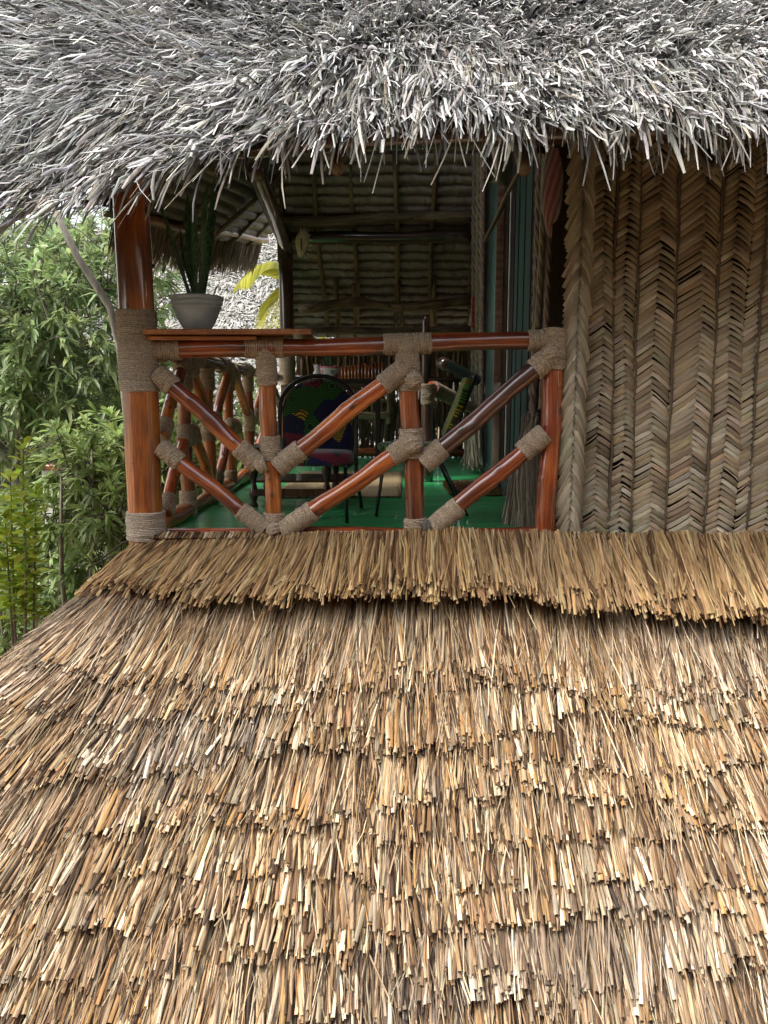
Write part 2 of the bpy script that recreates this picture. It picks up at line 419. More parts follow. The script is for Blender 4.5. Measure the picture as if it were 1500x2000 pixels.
parts=[]
s=.50; k=0
for q in range(3): parts.append(make_course(.20+.04*q,.56-.03*q,330,-.035,.022,.004,.017,50+q,clumpj=.03,azj=5))
while s<2.6:   # one course after another down the slope
    parts.append(make_course(s,.46,330 if s<2.1 else 220,-.055,.032,.004,.0205,k+1)); s+=(.150+.018*math.sin(k*2.3)); k+=1
# longer loose stalks lying over the courses
for j,s in enumerate(np.arange(.22,2.2,.12)):
    parts.append(make_course(s,.44,46,.006,.044,.0022,.0065,60+j,azj=10,panelj=.1,indj=.07))
V,Q,C,G=merge(parts)
lower=fast_mesh('lower_roof',V,Q,C,G,M['straw'],house); tag(lower,'golden brown lower roof of layered straw')
# cap course just under the railing
parts=[]
for j in range(4):
    parts.append(make_course(.0,.33+.014*j,250,.03+.008*j,.085+.014*j,.005,.019,80+j,panelj=.045,azj=6,clumpj=.022,
        cols=[(.40,.255,.120),(.27,.155,.068),(.50,.35,.18),(.11,.055,.024),(.43,.265,.105)],wts=[.3,.25,.2,.12,.13]))
V,Q,C,G=merge(parts)
cap=fast_mesh('roof_cap',V,Q,C,G,M['straw'],lower); tag(cap,'overhanging top layer of brighter straw')
# bed under the straw
xs=np.concatenate([np.linspace(-4.2,-1.0,50),np.linspace(-.95,3.6,50)]); ys=np.concatenate([np.linspace(1.2,3.8,60),np.linspace(3.85,7,10)])
XX,YY=np.meshgrid(xs,ys); ZZ=low_z(XX,YY)-.045
v,q,c,gg=grid_part(XX,YY,ZZ,(1,1,1)); fast_mesh('roof_bed',v,q,c,gg,M['under'],lower)
# stitched rim along the top edge
mb=MB()
for kx in range(420):
    x=-1.2+kx*4.5/420+random.uniform(-.003,.003); y=float(front_y(np.array(x)))-.005
    c=pick(STRAW,1,SW)[0]
    r=.0065
    tube(mb,[(x,y+.03,FLOOR+.012),(x-.004,y-.01,FLOOR+.030+random.uniform(-.004,.004)),(x-.012+random.uniform(-.006,.006),y-.045,FLOOR+.008)],[r*.8,r,r*.8],5,c,seed=kx%7)
mb.build('stitched_rim',M['straw'],lower)

# ------------------------------------------------------------------ upper thatch
XI,YI=-.10,5.5; XE,YE=-4.5,3.16; AX,BY=XI-XE,YI-YE
TU=.88
def up_D(X,Y):
    a=np.clip((XI-X)/AX,0,None); b=np.clip((YI-Y)/BY,0,None); return (a**3.5+b**3.5)**(1/3.5)
def up_z(X,Y):
    D=up_D(X,Y)
    droop=.25*np.clip((.15-X)/1.3,0,1.3)**1.2
    return 1.17-droop*np.clip(D,0,1)**4+TU*BY*(1-D)*1.0 - np.clip(D-.93,0,1)*.9 +.03*vnoise(X*1.9,Y*1.9,1)
def up_n(X,Y):
    e=.03; zx=(up_z(X+e,Y)-up_z(X-e,Y))/(2*e); zy=(up_z(X,Y+e)-up_z(X,Y-e))/(2*e)
    nn=np.stack([-zx,-zy,np.ones_like(zx)],-1); return nn/np.linalg.norm(nn,axis=-1,keepdims=True)
GREY=[(.45,.445,.435),(.38,.376,.37),(.53,.52,.50),(.24,.238,.235),(.13,.127,.124),(.36,.335,.29)]
GW=[.30,.24,.18,.13,.08,.07]
def shag(n, dlo, dhi, L, w0, w1, lift, azj, seed, hang=0.0, curl=.05):
    # position on contour: u in x for front, angle for the corner, y for side
    D=rng.uniform(dlo,dhi,n)
    xhi=3.2; th=None
    kind=rng.random(n); x=np.zeros(n); y=np.zeros(n); az=np.zeros(n)
    LF=xhi-XI; LC=5.6; LS=.02; tot=LF+LC+LS
    f_=kind<LF/tot; c_=(kind>=LF/tot)&(kind<(LF+LC)/tot); s_=kind>=(LF+LC)/tot
    x[f_]=rng.uniform(XI,xhi,f_.sum()); y[f_]=YI-BY*D[f_]
    t=rng.uniform(0,PI/2,c_.sum()); pc=(np.cos(t)**3.5+np.sin(t)**3.5)**(-1/3.5)
    x[c_]=XI-AX*D[c_]*np.sin(t)*pc; y[c_]=YI-BY*D[c_]*np.cos(t)*pc; az[c_]=t
    az[c_]=R(54)*np.clip((.15-x[c_])/2.0,0,1.3)**1.1
    x[s_]=XI-AX*D[s_]; y[s_]=rng.uniform(YI,YI+1.5,s_.sum()); az[s_]=PI/2
    az+= R(6)*np.clip((.2-x),0,1) - R(8)*np.clip((x-.9),0,1)*.8
    clx=np.floor(x/.07+vnoise(x*4,y*4,seed)); cly=np.floor(y/.07+vnoise(y*3,x*5,seed+1))
    h=np.sin(clx*127.1+cly*311.7+seed)*43758.5453; h-=np.floor(h); h2=np.sin(clx*269.5+cly*183.3+seed)*43758.5453; h2-=np.floor(h2)
    az+=R(azj)*(h-.5)*1.6+rng.normal(0,R(azj*.7),n)+R(14)*vnoise(x*1.5,y*1.7,seed+5)
    Ls=L*rng.uniform(.65,1.25,n)
    K=5; tt=np.linspace(0,1,K); CP=np.zeros((n,K,3)); ch=.75
    dx=-np.sin(az); dy=-np.cos(az); cu=rng.normal(0,curl,n); 
    rz=np.abs(rng.normal(0,.035,n)); base_l=lift+ (h2-.5)*.055+.03*vnoise(x*3.3,y*3.3,8)
    for k in range(K):
        s=Ls*tt[k]
        X=x+dx*s*ch-dy*cu*tt[k]**2; Y=y+dy*s*ch+dx*cu*tt[k]**2
        over=np.clip(up_D(X,Y)-1.0,0,None)
        Z=up_z(X,Y); nk=up_n(X,Y)
        off=base_l*1.0-.06+ (.10+rz)*tt[k]-.02*tt[k]**3+rng.normal(0,.008,n)
        CP[:,k,0]=X+nk[:,0]*off; CP[:,k,1]=Y+nk[:,1]*off; CP[:,k,2]=Z+nk[:,2]*off-over*hang*1.0
    W=(rng.uniform(0,1,n)**1.7*(w1-w0)+w0)[:,None]*np.array([.8,1,1,.85,.45])[None]
    C=pick(GREY,n,GW,.15)*(.75+.5*h2)[:,None]
    tw=rng.normal(0,.5,(n,1))+np.cumsum(rng.normal(0,.35,(n,K)),1)
    return strands(CP,W,up_n(x,y),C,fold=.3,twist=tw,seed=seed)
parts=[]
parts.append(shag(52000,.22,1.0,.21,.0055,.017,.02,11,1,curl=.03))
parts.append(shag(11000,.22,1.0,.20,.0022,.006,.045,32,2,curl=.08))
# the hanging fringe at the eave: broader, flatter leaf strips
def fringe(n, seed, Dm, zoff, L0, L1):
    u=rng.uniform(0,1,n); LF=3.2-XI; tot=LF+5.62
    x=np.zeros(n);y=np.zeros(n);az=np.zeros(n); f_=u<LF/tot; c_=(u>=LF/tot)&(u<(LF+5.6)/tot); s_=u>=(LF+5.6)/tot
    D=Dm+rng.uniform(-.05,.02,n)
    x[f_]=rng.uniform(XI,3.2,f_.sum()); y[f_]=YI-BY*D[f_]
    t=rng.uniform(0,PI/2,c_.sum()); pc=(np.cos(t)**3.5+np.sin(t)**3.5)**(-1/3.5)
    x[c_]=XI-AX*D[c_]*np.sin(t)*pc; y[c_]=YI-BY*D[c_]*np.cos(t)*pc; az[c_]=t
    x[s_]=XI-AX*D[s_]; y[s_]=rng.uniform(YI,YI+1.5,s_.sum()); az[s_]=PI/2; az[c_]=R(48)*np.clip((.15-x[c_])/2.0,0,1.3)**1.1
    ar=x-az*1.6+y*.3
    cl=np.floor(ar/.045+vnoise(ar*5,ar,seed)); h=np.sin(cl*127.1+seed*7.7)*43758.5453; h-=np.floor(h); h2=np.sin(cl*41.3+seed*3.1)*43758.5453; h2-=np.floor(h2)
    az+=R(10)*np.clip((.3-x),0,1)-R(6)*np.clip(x-.9,0,1)
    sw=(h-.5)*.45+rng.normal(0,.21,n)
    L=L0+(L1-L0)*(.45*h2+.35*rng.random(n)+.3*(.5+.5*vnoise(ar*2.7,ar*0,seed%3)))
    K=5; tt=np.linspace(0,1,K); CP=np.zeros((n,K,3)); dx=-np.sin(az); dy=-np.cos(az)
    z0=up_z(x,y)+zoff; el=R(-40)
    X=x.copy();Y=y.copy();Z=z0.copy()
    side=np.clip((.1-x)/1.2,0,1); hel=rng.normal(0,.16,n)
    for k in range(K):
        CP[:,k]=np.stack([X,Y,Z],-1)
        el=R(-46)-R(34)*tt[k]*(1-side*.3)+hel
        st=L/(K-1); lat=sw*(.4+tt[k])+side*.25
        X=X+(dx*np.cos(el)-dy*0-lat*.8*1)*st*1.0*np.where(np.ones(n)>0,1,1); Y=Y+dy*np.cos(el)*st; Z=Z+np.sin(el)*st
    W=(rng.uniform(0,1,n)**1.7*.015+.0035)[:,None]*np.array([.8,1,1,.9,.55])[None]
    C=pick([(.33,.315,.29),(.24,.23,.215),(.44,.42,.385),(.13,.12,.11),(.30,.265,.21)],n,[.3,.25,.2,.12,.13],.15)*(.8+.4*h)[:,None]
    nn=np.stack([dx,dy,np.full(n,.6)],-1); nn/=np.linalg.norm(nn,axis=1,keepdims=True)
    tw=rng.normal(0,.5,(n,1))+np.cumsum(rng.normal(0,.25,(n,K)),1)
    return strands(CP,W,nn,C,fold=.25,twist=tw,seed=seed)
for j in range(6):
    parts.append(fringe(2700,20+j,1.0-.03*j,.035-.004*j-(.018 if j>3 else 0),.10,.31))
parts.append(fringe(700,40,.99,-.03,.16,.40))
V,Q,C,G=merge(parts)
upper=fast_mesh('upper_roof',V,Q,C,G,M['grey_thatch'],house); tag(upper,'weathered silver grey thatch over the veranda')
# bed under the grey thatch
D_=np.linspace(0.0,.955,40); th_=np.concatenate([np.full(1,-1.0),np.linspace(0,PI/2,40),np.full(1,9.0)])
XX=np.zeros((40,42));YY=np.zeros((40,42))
for j,t in enumerate(th_):
    if t<0: XX[:,j]=3.6;YY[:,j]=YI-BY*D_
    elif t>8: XX[:,j]=XI-AX*D_;YY[:,j]=YI+.02
    else:
        pc=(math.cos(t)**3.5+math.sin(t)**3.5)**(-1/3.5); XX[:,j]=XI-AX*D_*math.sin(t)*pc; YY[:,j]=YI-BY*D_*math.cos(t)*pc
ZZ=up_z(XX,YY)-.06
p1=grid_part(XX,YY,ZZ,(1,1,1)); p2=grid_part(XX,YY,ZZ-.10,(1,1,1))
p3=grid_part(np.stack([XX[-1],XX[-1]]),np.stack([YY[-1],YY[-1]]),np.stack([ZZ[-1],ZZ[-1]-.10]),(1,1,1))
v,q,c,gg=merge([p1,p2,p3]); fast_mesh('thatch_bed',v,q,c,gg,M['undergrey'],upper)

# ------------------------------------------------------------------ roof lining: rows of thatch seen from inside (back slope, left slope)
BT=.90; BY0,BZ0=9.85,.76          # back eave
def back_z(Y): return BZ0+BT*(BY0-Y)
def lining(name, x0, x1, y0, y1, parent, zfun, axis='back', rowsp=.118, seed=0):
    """corrugated rows of folded leaf, real relief"""
    tanl=math.sqrt(1+BT*BT); 
    length=(y1-y0)*tanl; rows=int(length/rowsp); m=7; nu=240
    U=np.linspace(x0,x1,nu); S=np.linspace(0,rows,rows*m+1)
    UU,SS=np.meshgrid(U,S)
    wob=.18*vnoise(UU*2.2,np.floor(SS)*1.7+0*UU,seed)+.12*np.sin(UU*3+np.floor(SS)*2.1)
    ph=SS-np.floor(SS)
    prof=.062*np.sqrt(np.clip(np.sin(PI*np.clip(ph,0,1)),0,1))*(1+.25*vnoise(UU*9,SS*.7,seed+1))+.006*np.sin(UU*260+np.floor(SS)*1.3+vnoise(UU*20,SS,2)*3)
    Yc=y1-(SS+wob*.5)*rowsp/tanl
    ZZ=zfun(Yc)
    # push relief towards inside (down and to the camera)
    nrm=np.array([-BT,-1.0])/tanl
    YY=Yc+nrm[0]*prof*1.0; ZZ=ZZ+nrm[1]*prof
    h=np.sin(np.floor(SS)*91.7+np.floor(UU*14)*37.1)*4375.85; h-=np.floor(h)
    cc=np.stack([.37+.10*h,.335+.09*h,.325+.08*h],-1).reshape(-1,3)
    crease_shade=(ph>.80).reshape(-1,1); cc=np.where(crease_shade,cc*np.array([.30,.25,.20]),cc)  # shade of the gaps between rows, put into the tint
    i=np.arange(UU.size).reshape(UU.shape); Q=np.stack([i[:-1,:-1],i[:-1,1:],i[1:,1:],i[1:,:-1]],-1).reshape(-1,4)
    G=np.stack([UU*1.0,0*UU,SS*.02],-1).reshape(-1,3)
    return np.stack([UU,YY,ZZ],-1).reshape(-1,3),Q,cc,G
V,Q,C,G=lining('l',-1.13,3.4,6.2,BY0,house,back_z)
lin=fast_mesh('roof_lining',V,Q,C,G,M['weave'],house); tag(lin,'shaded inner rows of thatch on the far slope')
# outer skin over the back slope
p=grid_part(*np.meshgrid(np.array([-1.12,3.5]),np.array([6.1,BY0+.05])),np.array([[back_z(6.1)+.1]*2,[back_z(BY0+.05)+.1]*2]),(1,1,1)); fast_mesh('outer_skin',*p,M['undergrey'],lin)
# closing skin between the two slopes over the ridge
zr=float(up_z(np.array(1.0),np.array(5.5)))
p=grid_part(np.array([[-.4,3.6],[-.4,3.6]]),np.array([[5.48,5.48],[6.15,6.15]]),np.array([[zr,zr],[back_z(6.15)+.12]*2]),(1,1,1)); fast_mesh('ridge_skin',*p,M['undergrey'],upper)
# left slope: eave line rises away from the camera
def left_eave(Y): return np.interp(Y,[4.8,5.7,6.5,7.7,9.5,10.1],[1.25,1.33,1.40,1.5,1.80,1.86])
def left_x(Y): return np.interp(Y,[4.8,5.7,6.5,7.7,9.5,10.1],[-2.9,-2.35,-2.0,-1.76,-1.62,-1.60])
ns=120; rows=16; m=6
Yv=np.linspace(6.1,9.9,ns); S=np.linspace(0,rows,rows*m+1); YY,SS=np.meshgrid(Yv,S)
ph=SS-np.floor(SS); prof=.035*np.sqrt(np.clip(np.sin(PI*ph),0,1))*(1+.2*vnoise(YY*8,SS,3))
tl=SS*.115; XX=left_x(YY)+tl*.74; ZZ=left_eave(YY)+tl*.67
XX=XX+.67*prof; ZZ=ZZ-.74*prof
i=np.arange(YY.size).reshape(YY.shape); Q=np.stack([i[:-1,:-1],i[:-1,1:],i[1:,1:],i[1:,:-1]],-1).reshape(-1,4)
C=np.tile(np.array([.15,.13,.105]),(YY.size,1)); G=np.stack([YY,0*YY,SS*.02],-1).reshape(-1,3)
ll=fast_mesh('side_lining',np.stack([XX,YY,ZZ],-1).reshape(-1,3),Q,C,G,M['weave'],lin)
ye=np.linspace(6.0,10,12); p=grid_part(np.stack([left_x(ye)-.03,left_x(ye)+1.6]),np.stack([ye,ye]),np.stack([left_eave(ye)+.08,left_eave(ye)+1.53]),(1,1,1)); fast_mesh('outer_skin',*p,M['undergrey'],ll)
# fringe of the left eave, seen from inside
def simple_fringe(name, A, B, L, n, cols, matn, parent, out=(-.5,0), seed=1, w=(.006,.016), zj=.05):
    A=np.array(A);B=np.array(B); t=rng.random(n); base=A+(B-A)*t[:,None]+rng.normal(0,.015,(n,3))
    K=4; tt=np.linspace(0,1,K); LL=L*rng.uniform(.55,1.2,n)*(1+.25*vnoise(t*14,t,seed)); sw=rng.normal(0,.12,n)
    CP=np.zeros((n,K,3)); d=(B-A)/np.linalg.norm(B-A)
    for k in range(K):
        CP[:,k]=base+np.stack([out[0]*LL*tt[k]*.6+d[0]*sw*LL*tt[k],out[1]*LL*tt[k]*.6+d[1]*sw*LL*tt[k],-LL*tt[k]*.85],-1)
    W=rng.uniform(w[0],w[1],n)[:,None]*np.array([1,1,.9,.5])[None]
    nn=np.tile(np.array([[.6,-.7,.4]]),(n,1)); C=pick(cols,n,None,.2)
    return fast_mesh(name,*strands(CP,W,nn,C,fold=.2,twist=rng.normal(0,.5,(n,K)),seed=seed),matn,parent)
FC=[(.30,.24,.17),(.22,.17,.12),(.40,.33,.24),(.16,.12,.09)]
ye=[6.3,7.7,9.5,10.1]
for j,(dz,dx) in enumerate(((.02,0),(.08,.03),(-.01,-.04))):
    for a_,b_ in zip(ye[:-1],ye[1:]):
        simple_fringe('eave_fringe',(float(left_x(a_))+.02+dx,a_,float(left_eave(a_))+dz),(float(left_x(b_))+.02+dx,b_,float(left_eave(b_))+dz),.30,int(330*(b_-a_)),FC,M['weave'],ll,(-.4,0),seed=3+j)
# outer thatch of the left slope: long strands down the slope
n=9000; t=rng.random(n); yb=6.1+3.9*t; s=rng.uniform(0,1.9,n); K=4; tt=np.linspace(0,1,K); CP=np.zeros((n,K,3)); jit=rng.normal(0,.25,n)
for k in range(K):
    sl=s-.22*tt[k]; CP[:,k]=np.stack([left_x(yb)-.07+sl*.74-.02*tt[k],yb+jit*.2*tt[k],left_eave(yb)+sl*.67+.12+rng.uniform(0,.02,n)+.02*tt[k]],-1)
fast_mesh('outer_thatch',*strands(CP,rng.uniform(.006,.014,n)[:,None]*np.ones((1,K)),np.tile([[-.67,0,.74]],(n,1)).astype(float),pick(GREY,n,GW,.15),seed=9),M['grey_thatch'],ll)

def log(name, pts, r, matk, parent, seg=16, lump=.05, bend=.006, seed=None, n=14, c=(1,1,1), taper=1.0, label=None, knots=3):
    """a natural pole through the given points"""
    seed = random.uniform(0,40) if seed is None else seed
    pts=[Vector(p) for p in pts]; out=[]; rr=[]
    for i in range(n+1):
        t=i/n*(len(pts)-1); k=min(int(t),len(pts)-2); p=pts[k].lerp(pts[k+1],t-k)
        u,w_=frame(pts[k+1]-pts[k]); s=i/n
        e=math.sin(s*PI)
        p=p+u*(bend*math.sin(s*5+seed)*e)+w_*(bend*math.cos(s*7+seed*2)*e)
        out.append(p); rr.append(r*(1+(taper-1)*s)*(1+lump*.8*math.sin(s*11+seed)+lump*.5*math.sin(s*29+seed*3)))
    mb=MB(); tube(mb,out,rr,seg,c,lump=lump*.6,seed=seed)
    if n>=40:      # knots: dark raised eyes on the bark side
        V=mb.v[0]; C=mb.c[0]
        for q in range(knots):
            ka=int((.2+.6*random.random())*n); kb=random.randrange(seg); ctr=V[ka*seg+kb].copy(); ax=np.array(out[ka][:])
            if ctr[1]>ax[1] and random.random()<.8: kb=(kb+seg//2)%seg; ctr=V[ka*seg+kb].copy()
            dd=np.linalg.norm(V[:(n+1)*seg]-ctr,axis=1); kr=r*random.uniform(.35,.6); g=np.exp(-(dd/kr)**2)
            dirv=(ctr-ax)/np.linalg.norm(ctr-ax); V[:(n+1)*seg]+=dirv*(g*r*.09)[:,None]
            C[:(n+1)*seg]*=(1-.85*np.exp(-(dd/(kr*.6))**2))[:,None]
    o=mb.build(name,M[matk],parent)
    if label: o['label']=label
    return o
ROPE=(.46,.365,.265)
def wrap(name, a, b, r, parent, c=ROPE, pitch=.0085, lump=.0, taper=0, seed=None):
    """rope wound round a pole from a to b: every turn a real ridge"""
    a=Vector(a);b=Vector(b); L=(b-a).length; seed=random.uniform(0,30) if seed is None else seed
    turns=max(3,int(L/pitch)); t=(b-a).normalized(); u,w_=frame(t); seg=22; V=[];G=[];Fc=[];CC=[]
    rows=turns*4
    for i in range(rows+1):
        s=i/rows
        end=min(1,min(s,1-s)*turns/1.2)
        for k in range(seg):
            an=2*PI*k/seg; ph=s*turns-an/(2*PI)+.10*math.sin(an*2+seed+s*6)+.06*math.sin(s*17+seed)
            ridge=abs(math.sin(PI*ph))
            hh=math.sin(round(ph)*12.9+seed)*437.5; hh-=math.floor(hh)
            rr=r*(1+lump*math.sin(s*PI)+taper*s)+.0052*ridge*(.6+.7*hh)*(.4+.6*end)+.0012*math.sin(an*17+ph*9)
            rr*=1+.02*math.sin(an*2+seed)+.012*math.sin(s*9+an+seed)
            slip=.0025*math.sin(an*3+seed+s*20)
            q=a+t*(L*s+slip)+u*(math.cos(an)*rr)+w_*(math.sin(an)*rr)
            V.append(q[:]); G.append((q.x,q.y,q.z)); m=(.75+.35*ridge)*(.85+.3*hh); CC.append((c[0]*m,c[1]*m,c[2]*m))
    for i in range(rows):
        for k in range(seg):
            k2=(k+1)%seg; Fc.append((i*seg+k,i*seg+k2,(i+1)*seg+k2,(i+1)*seg+k))
    Fc.append(tuple(reversed(range(seg)))); Fc.append(tuple(rows*seg+k for k in range(seg)))
    mb=MB(); mb.add(V,Fc,CC,G)
    # loose fibres
    for i in range(int(L*120)+3):
        s=random.random(); an=random.uniform(0,2*PI); q=a+t*(L*s)+(u*math.cos(an)+w_*math.sin(an))*(r*1.03)
        d=(u*math.cos(an)+w_*math.sin(an))*random.uniform(.004,.012)+t*random.uniform(-.015,.015)+w_*random.uniform(-.01,.01)
        tube(mb,[q,q+d*.6,q+d],[.0009,.0007,.0004],4,c,cap=False)
    return mb.build(name,M['rope'],parent)

def ellipsoid(mb,c,ax,ay,az,segs=24,rings=14,colf=None,ridge=0,rn=9):
    V=[];CC=[];Fc=[]
    for i in range(rings+1):
        ph=PI*i/rings
        for k in range(segs):
            th=2*PI*k/segs; rr=1+ridge*math.sin(rn*th+ph*3)
            V.append((c[0]+ax*math.sin(ph)*math.cos(th)*rr,c[1]+ay*math.sin(ph)*math.sin(th)*rr,c[2]+az*math.cos(ph)))
            CC.append(colf(ph,th) if colf else (1,1,1))
    for i in range(rings):
        for k in range(segs): Fc.append((i*segs+k,(i+1)*segs+k,(i+1)*segs+(k+1)%segs,i*segs+(k+1)%segs))
    mb.add(V,Fc,CC); return mb
# rafters and purlins of the back slope
def onback(px,d,drop=.0):
    x=(px-750)/F*d*1.02; return Vector((x,d,float(back_z(d))-drop))
for xb,xt in ((645,610),(700,687),(772,767),(838,843),(910,923)):
    a=onback(xb,9.75,.10); b=onback(xt,7.2,.10); b.x=a.x*.25+b.x*.75+(b.x-a.x)*.15
    log('rafter',[a,b],.026,'raw_pole',lin,bend=.03,lump=.08,c=(1.5,1.45,1.4))
log('rafter',[onback(575,9.6,.09),onback(560,7.5,.09)],.03,'raw_pole',lin,bend=.02,c=(.5,.5,.5))
for xs_,y0,y1,r in ((660,660,548,.03),(694,660,555,.022),(783,650,548,.02),(851,655,535,.025),(790,650,600,.014)):
    d=9.45; log('rafter_prop',[P(xs_,y0,d),P(xs_-4,y1,d-.35)],r,'raw_pole',lin,bend=.012,lump=.1,c=(1.5,1.45,1.3))
log('purlin',[P(545,434,8.45),P(740,428,8.45),P(925,420,8.4)],.055,'raw_pole',house,bend=.02,c=(1.3,1.35,1.35))
log('tie_beam',[P(560,466,8.55),P(925,460,8.5)],.062,'varnish_dark',house,bend=.01,c=(.6,.6,.6))
log('purlin',[P(584,607,9.2),P(700,592,9.2),P(800,597,9.2),P(925,588,9.2)],.05,'raw_pole',house,bend=.03,lump=.16,c=(1.5,1.4,1.25))
log('eave_beam',[P(540,647,9.3),P(930,643,9.3)],.04,'raw_pole',house,bend=.01)
wrap('beam_binding',P(730,465,8.54),P(758,464,8.54),.067,house,c=(.2,.17,.13)); wrap('beam_binding',P(868,463,8.52),P(915,462,8.52),.067,house,c=(.2,.17,.13))
log('hip_rafter',[P(562,486,8.75),P(500,330,6.6)],.062,'varnish_dark',house,c=(1.3,1.2,1.1)); log('hip_rafter',[P(548,470,8.6),P(488,330,6.6)],.035,'raw_pole',house,c=(.5,.5,.5))
log('side_purlin',[(-1.45,6.6,1.86),(-1.30,9.9,2.12)],.045,'raw_pole',ll,bend=.02)
log('side_purlin',[(-1.92,6.4,1.42),(-1.70,7.4,1.53),(-1.46,9.9,1.92)],.038,'plank',ll,bend=.02,c=(.8,.8,.8))
for k in range(5):
    y=6.3+k*.75; log('side_rafter',[(float(left_x(y))+.03,y,float(left_eave(y))-.03),(float(left_x(y))+1.2,y+.05,float(left_eave(y))+1.03)],.022,'raw_pole',ll,bend=.02)
# top plate over the front railing, carrying the front slope, hidden high under the eave
log('top_plate',[(-1.3,3.86,1.16),(3.3,3.9,1.36)],.06,'varnish_dark',house)
for k in range(6): 
    x=-1.0+k*.8; log('front_rafter',[(x,3.45,.96),(x,5.2,2.5)],.03,'raw_pole',house)

# ------------------------------------------------------------------ veranda floor
mb=MB(); y=3.86; i=0
while y<9.3:
    w_=.118; tilt=random.uniform(-.001,.001); c=random.uniform(.8,1.1)
    box(mb,(-1.25,y,FLOOR-.04),(1.35,y+w_-.004,FLOOR+tilt),(c,c,c),bev=.002); y+=w_; i+=1
fl=mb.build('veranda_floor',M['green_floor'],house,smooth=False)
mb=MB(); box(mb,(-1.22,3.9,FLOOR-.2),(1.3,9.3,FLOOR-.05)); mb.build('floor_joist',M['dark_board'],fl,False)
# lower storey and interior closing walls
mb=MB(); box(mb,(-1.1,4.6,GZ+.05),(3.3,9.2,FLOOR-.21)); mb.build('lower_storey',M['wallwash'],house,False)

# ------------------------------------------------------------------ corner posts
def vpost(name, x, y, z0, z1, r, parent, mk='varnish_orange', label=None):
    o=log(name,[(x,y,z0),(x,y,z1)],r,mk,parent,seg=28,lump=.02,bend=.004,n=24,taper=.96)
    if label:o['label']=label
    return o
np_=vpost('corner_post',-1.205,3.84,-1.2,1.12,.088,house,label='thick orange brown front corner post')
def zat(y,d): return P(750,y,d).z
for y0,y1 in ((607,765),(998,1052)):
    wrap('rope_wrap',(-1.205,3.84,zat(y1,3.84)),(-1.205,3.84,zat(y0,3.84)),.0945,np_,c=(.47,.40,.32),pitch=.0088)
mb=MB()
tube(mb,[P(248+2.5*math.sin(i*.9)+i*.3,448+i*13,3.76) + Vector((0,-.004,0)) for i in range(13)],[.0006+.0022*math.sin(PI*(i+.5)/13) for i in range(13)],6,(.03,.02,.015)); mb.build('drying_crack',M['tinted'],np_)
for (kx,ky,kr) in ((262,905,.010),(300,520,.008),(276,840,.006)):
    mb=MB(); ellipsoid(mb,P(kx,ky,3.762),kr,.004,kr*1.5,12,8,lambda a,b:(.07,.025,.012)); mb.build('knot',M['varnish_dark'],np_)
fp=vpost('corner_post',-1.10,8.9,-1.2,1.85,.082,house,'varnish_dark',label='dark far corner post')
wrap('rope_wrap',(-1.10,8.9,zat(512,8.9)),(-1.10,8.9,zat(468,8.9)),.087,fp,c=(.16,.12,.10)); wrap('rope_wrap',(-1.10,8.9,zat(752,8.9)),(-1.10,8.9,zat(688,8.9)),.088,fp)
ip=vpost('veranda_post',.40,7.55,FLOOR,P(825,615,7.55).z,.035,house,'varnish_dark')

# ------------------------------------------------------------------ railings
def rail_member(name, parent, a, b, r, mk, ropes, c=(1,1,1), lump=.035, bend=.0065, rope_r=1.12, ropec=ROPE, n=18):
    o=log(name,[a,b],r,mk,parent,seg=24,lump=lump,bend=bend,c=c,n=70,knots=4)
    a=Vector(a);b=Vector(b)
    for (s0,s1) in ropes: wrap('rope_wrap',a.lerp(b,s0),a.lerp(b,s1),r*(rope_r-.03)+.003,o,c=ropec)
    return o
fr=thing('veranda_railing','front railing of varnished red brown logs bound with rope, facing the camera','railing',(0,3.84,FLOOR))
D=3.84
def FP(x,y,d=D): return P(x,y,d)
rail_member('top_rail',fr,FP(298,684),FP(1090,664),.044,'varnish',[(0,.07),(.228,.325),(.57,.688),(.925,.995)],c=(.62,.5,.5),lump=.05,bend=.008,rope_r=1.08,n=30)
rail_member('bottom_rail',fr,FP(318,1047,D+.05),FP(1075,1045,D+.05),.042,'varnish',[],c=(.9,.8,.8))
rail_member('post',fr,FP(519,690),FP(537,1050),.042,'varnish_orange',[(-.02,.17),(.44,.57),(.86,1.0)],rope_r=1.12)
rail_member('post',fr,FP(795,690),FP(813,1050),.048,'varnish',[(-.05,.20),(.40,.56),(.89,1.0)],rope_r=1.14)
rail_member('post',fr,FP(1083,650),FP(1064,1056),.049,'varnish',[(-.02,.17)],rope_r=1.15,c=(.85,.7,.7),lump=.05)
bd=.03
rail_member('brace',fr,FP(306,727,D-bd),FP(505,908,D-bd),.041,'varnish',[(.0,.16),(.80,1.0)],c=(.85,.75,.72),rope_r=1.1)
rail_member('brace',fr,FP(312,872,D-bd),FP(518,1034,D-bd),.037,'varnish',[(.0,.19),(.76,1.0)],c=(.9,.82,.8),rope_r=1.1)
rail_member('brace',fr,FP(546,910,D-bd),FP(786,722,D-bd),.044,'varnish',[(-.02,.18),(.84,1.02)],c=(1.1,1.05,1),rope_r=1.1)
rail_member('brace',fr,FP(552,1038,D-bd),FP(806,864,D-bd),.044,'varnish',[(.0,.24),(.84,1.02)],c=(1.05,1,1),rope_r=1.1)
rail_member('brace',fr,FP(826,906,D-bd),FP(1072,698,D-bd),.045,'varnish_dark',[(.0,.16),(.88,1.02)],rope_r=1.12)
rail_member('brace',fr,FP(842,1034,D-bd),FP(1064,846,D-bd),.044,'varnish',[(.02,.25),(.80,1.0)],c=(.95,.85,.85),rope_r=1.1)
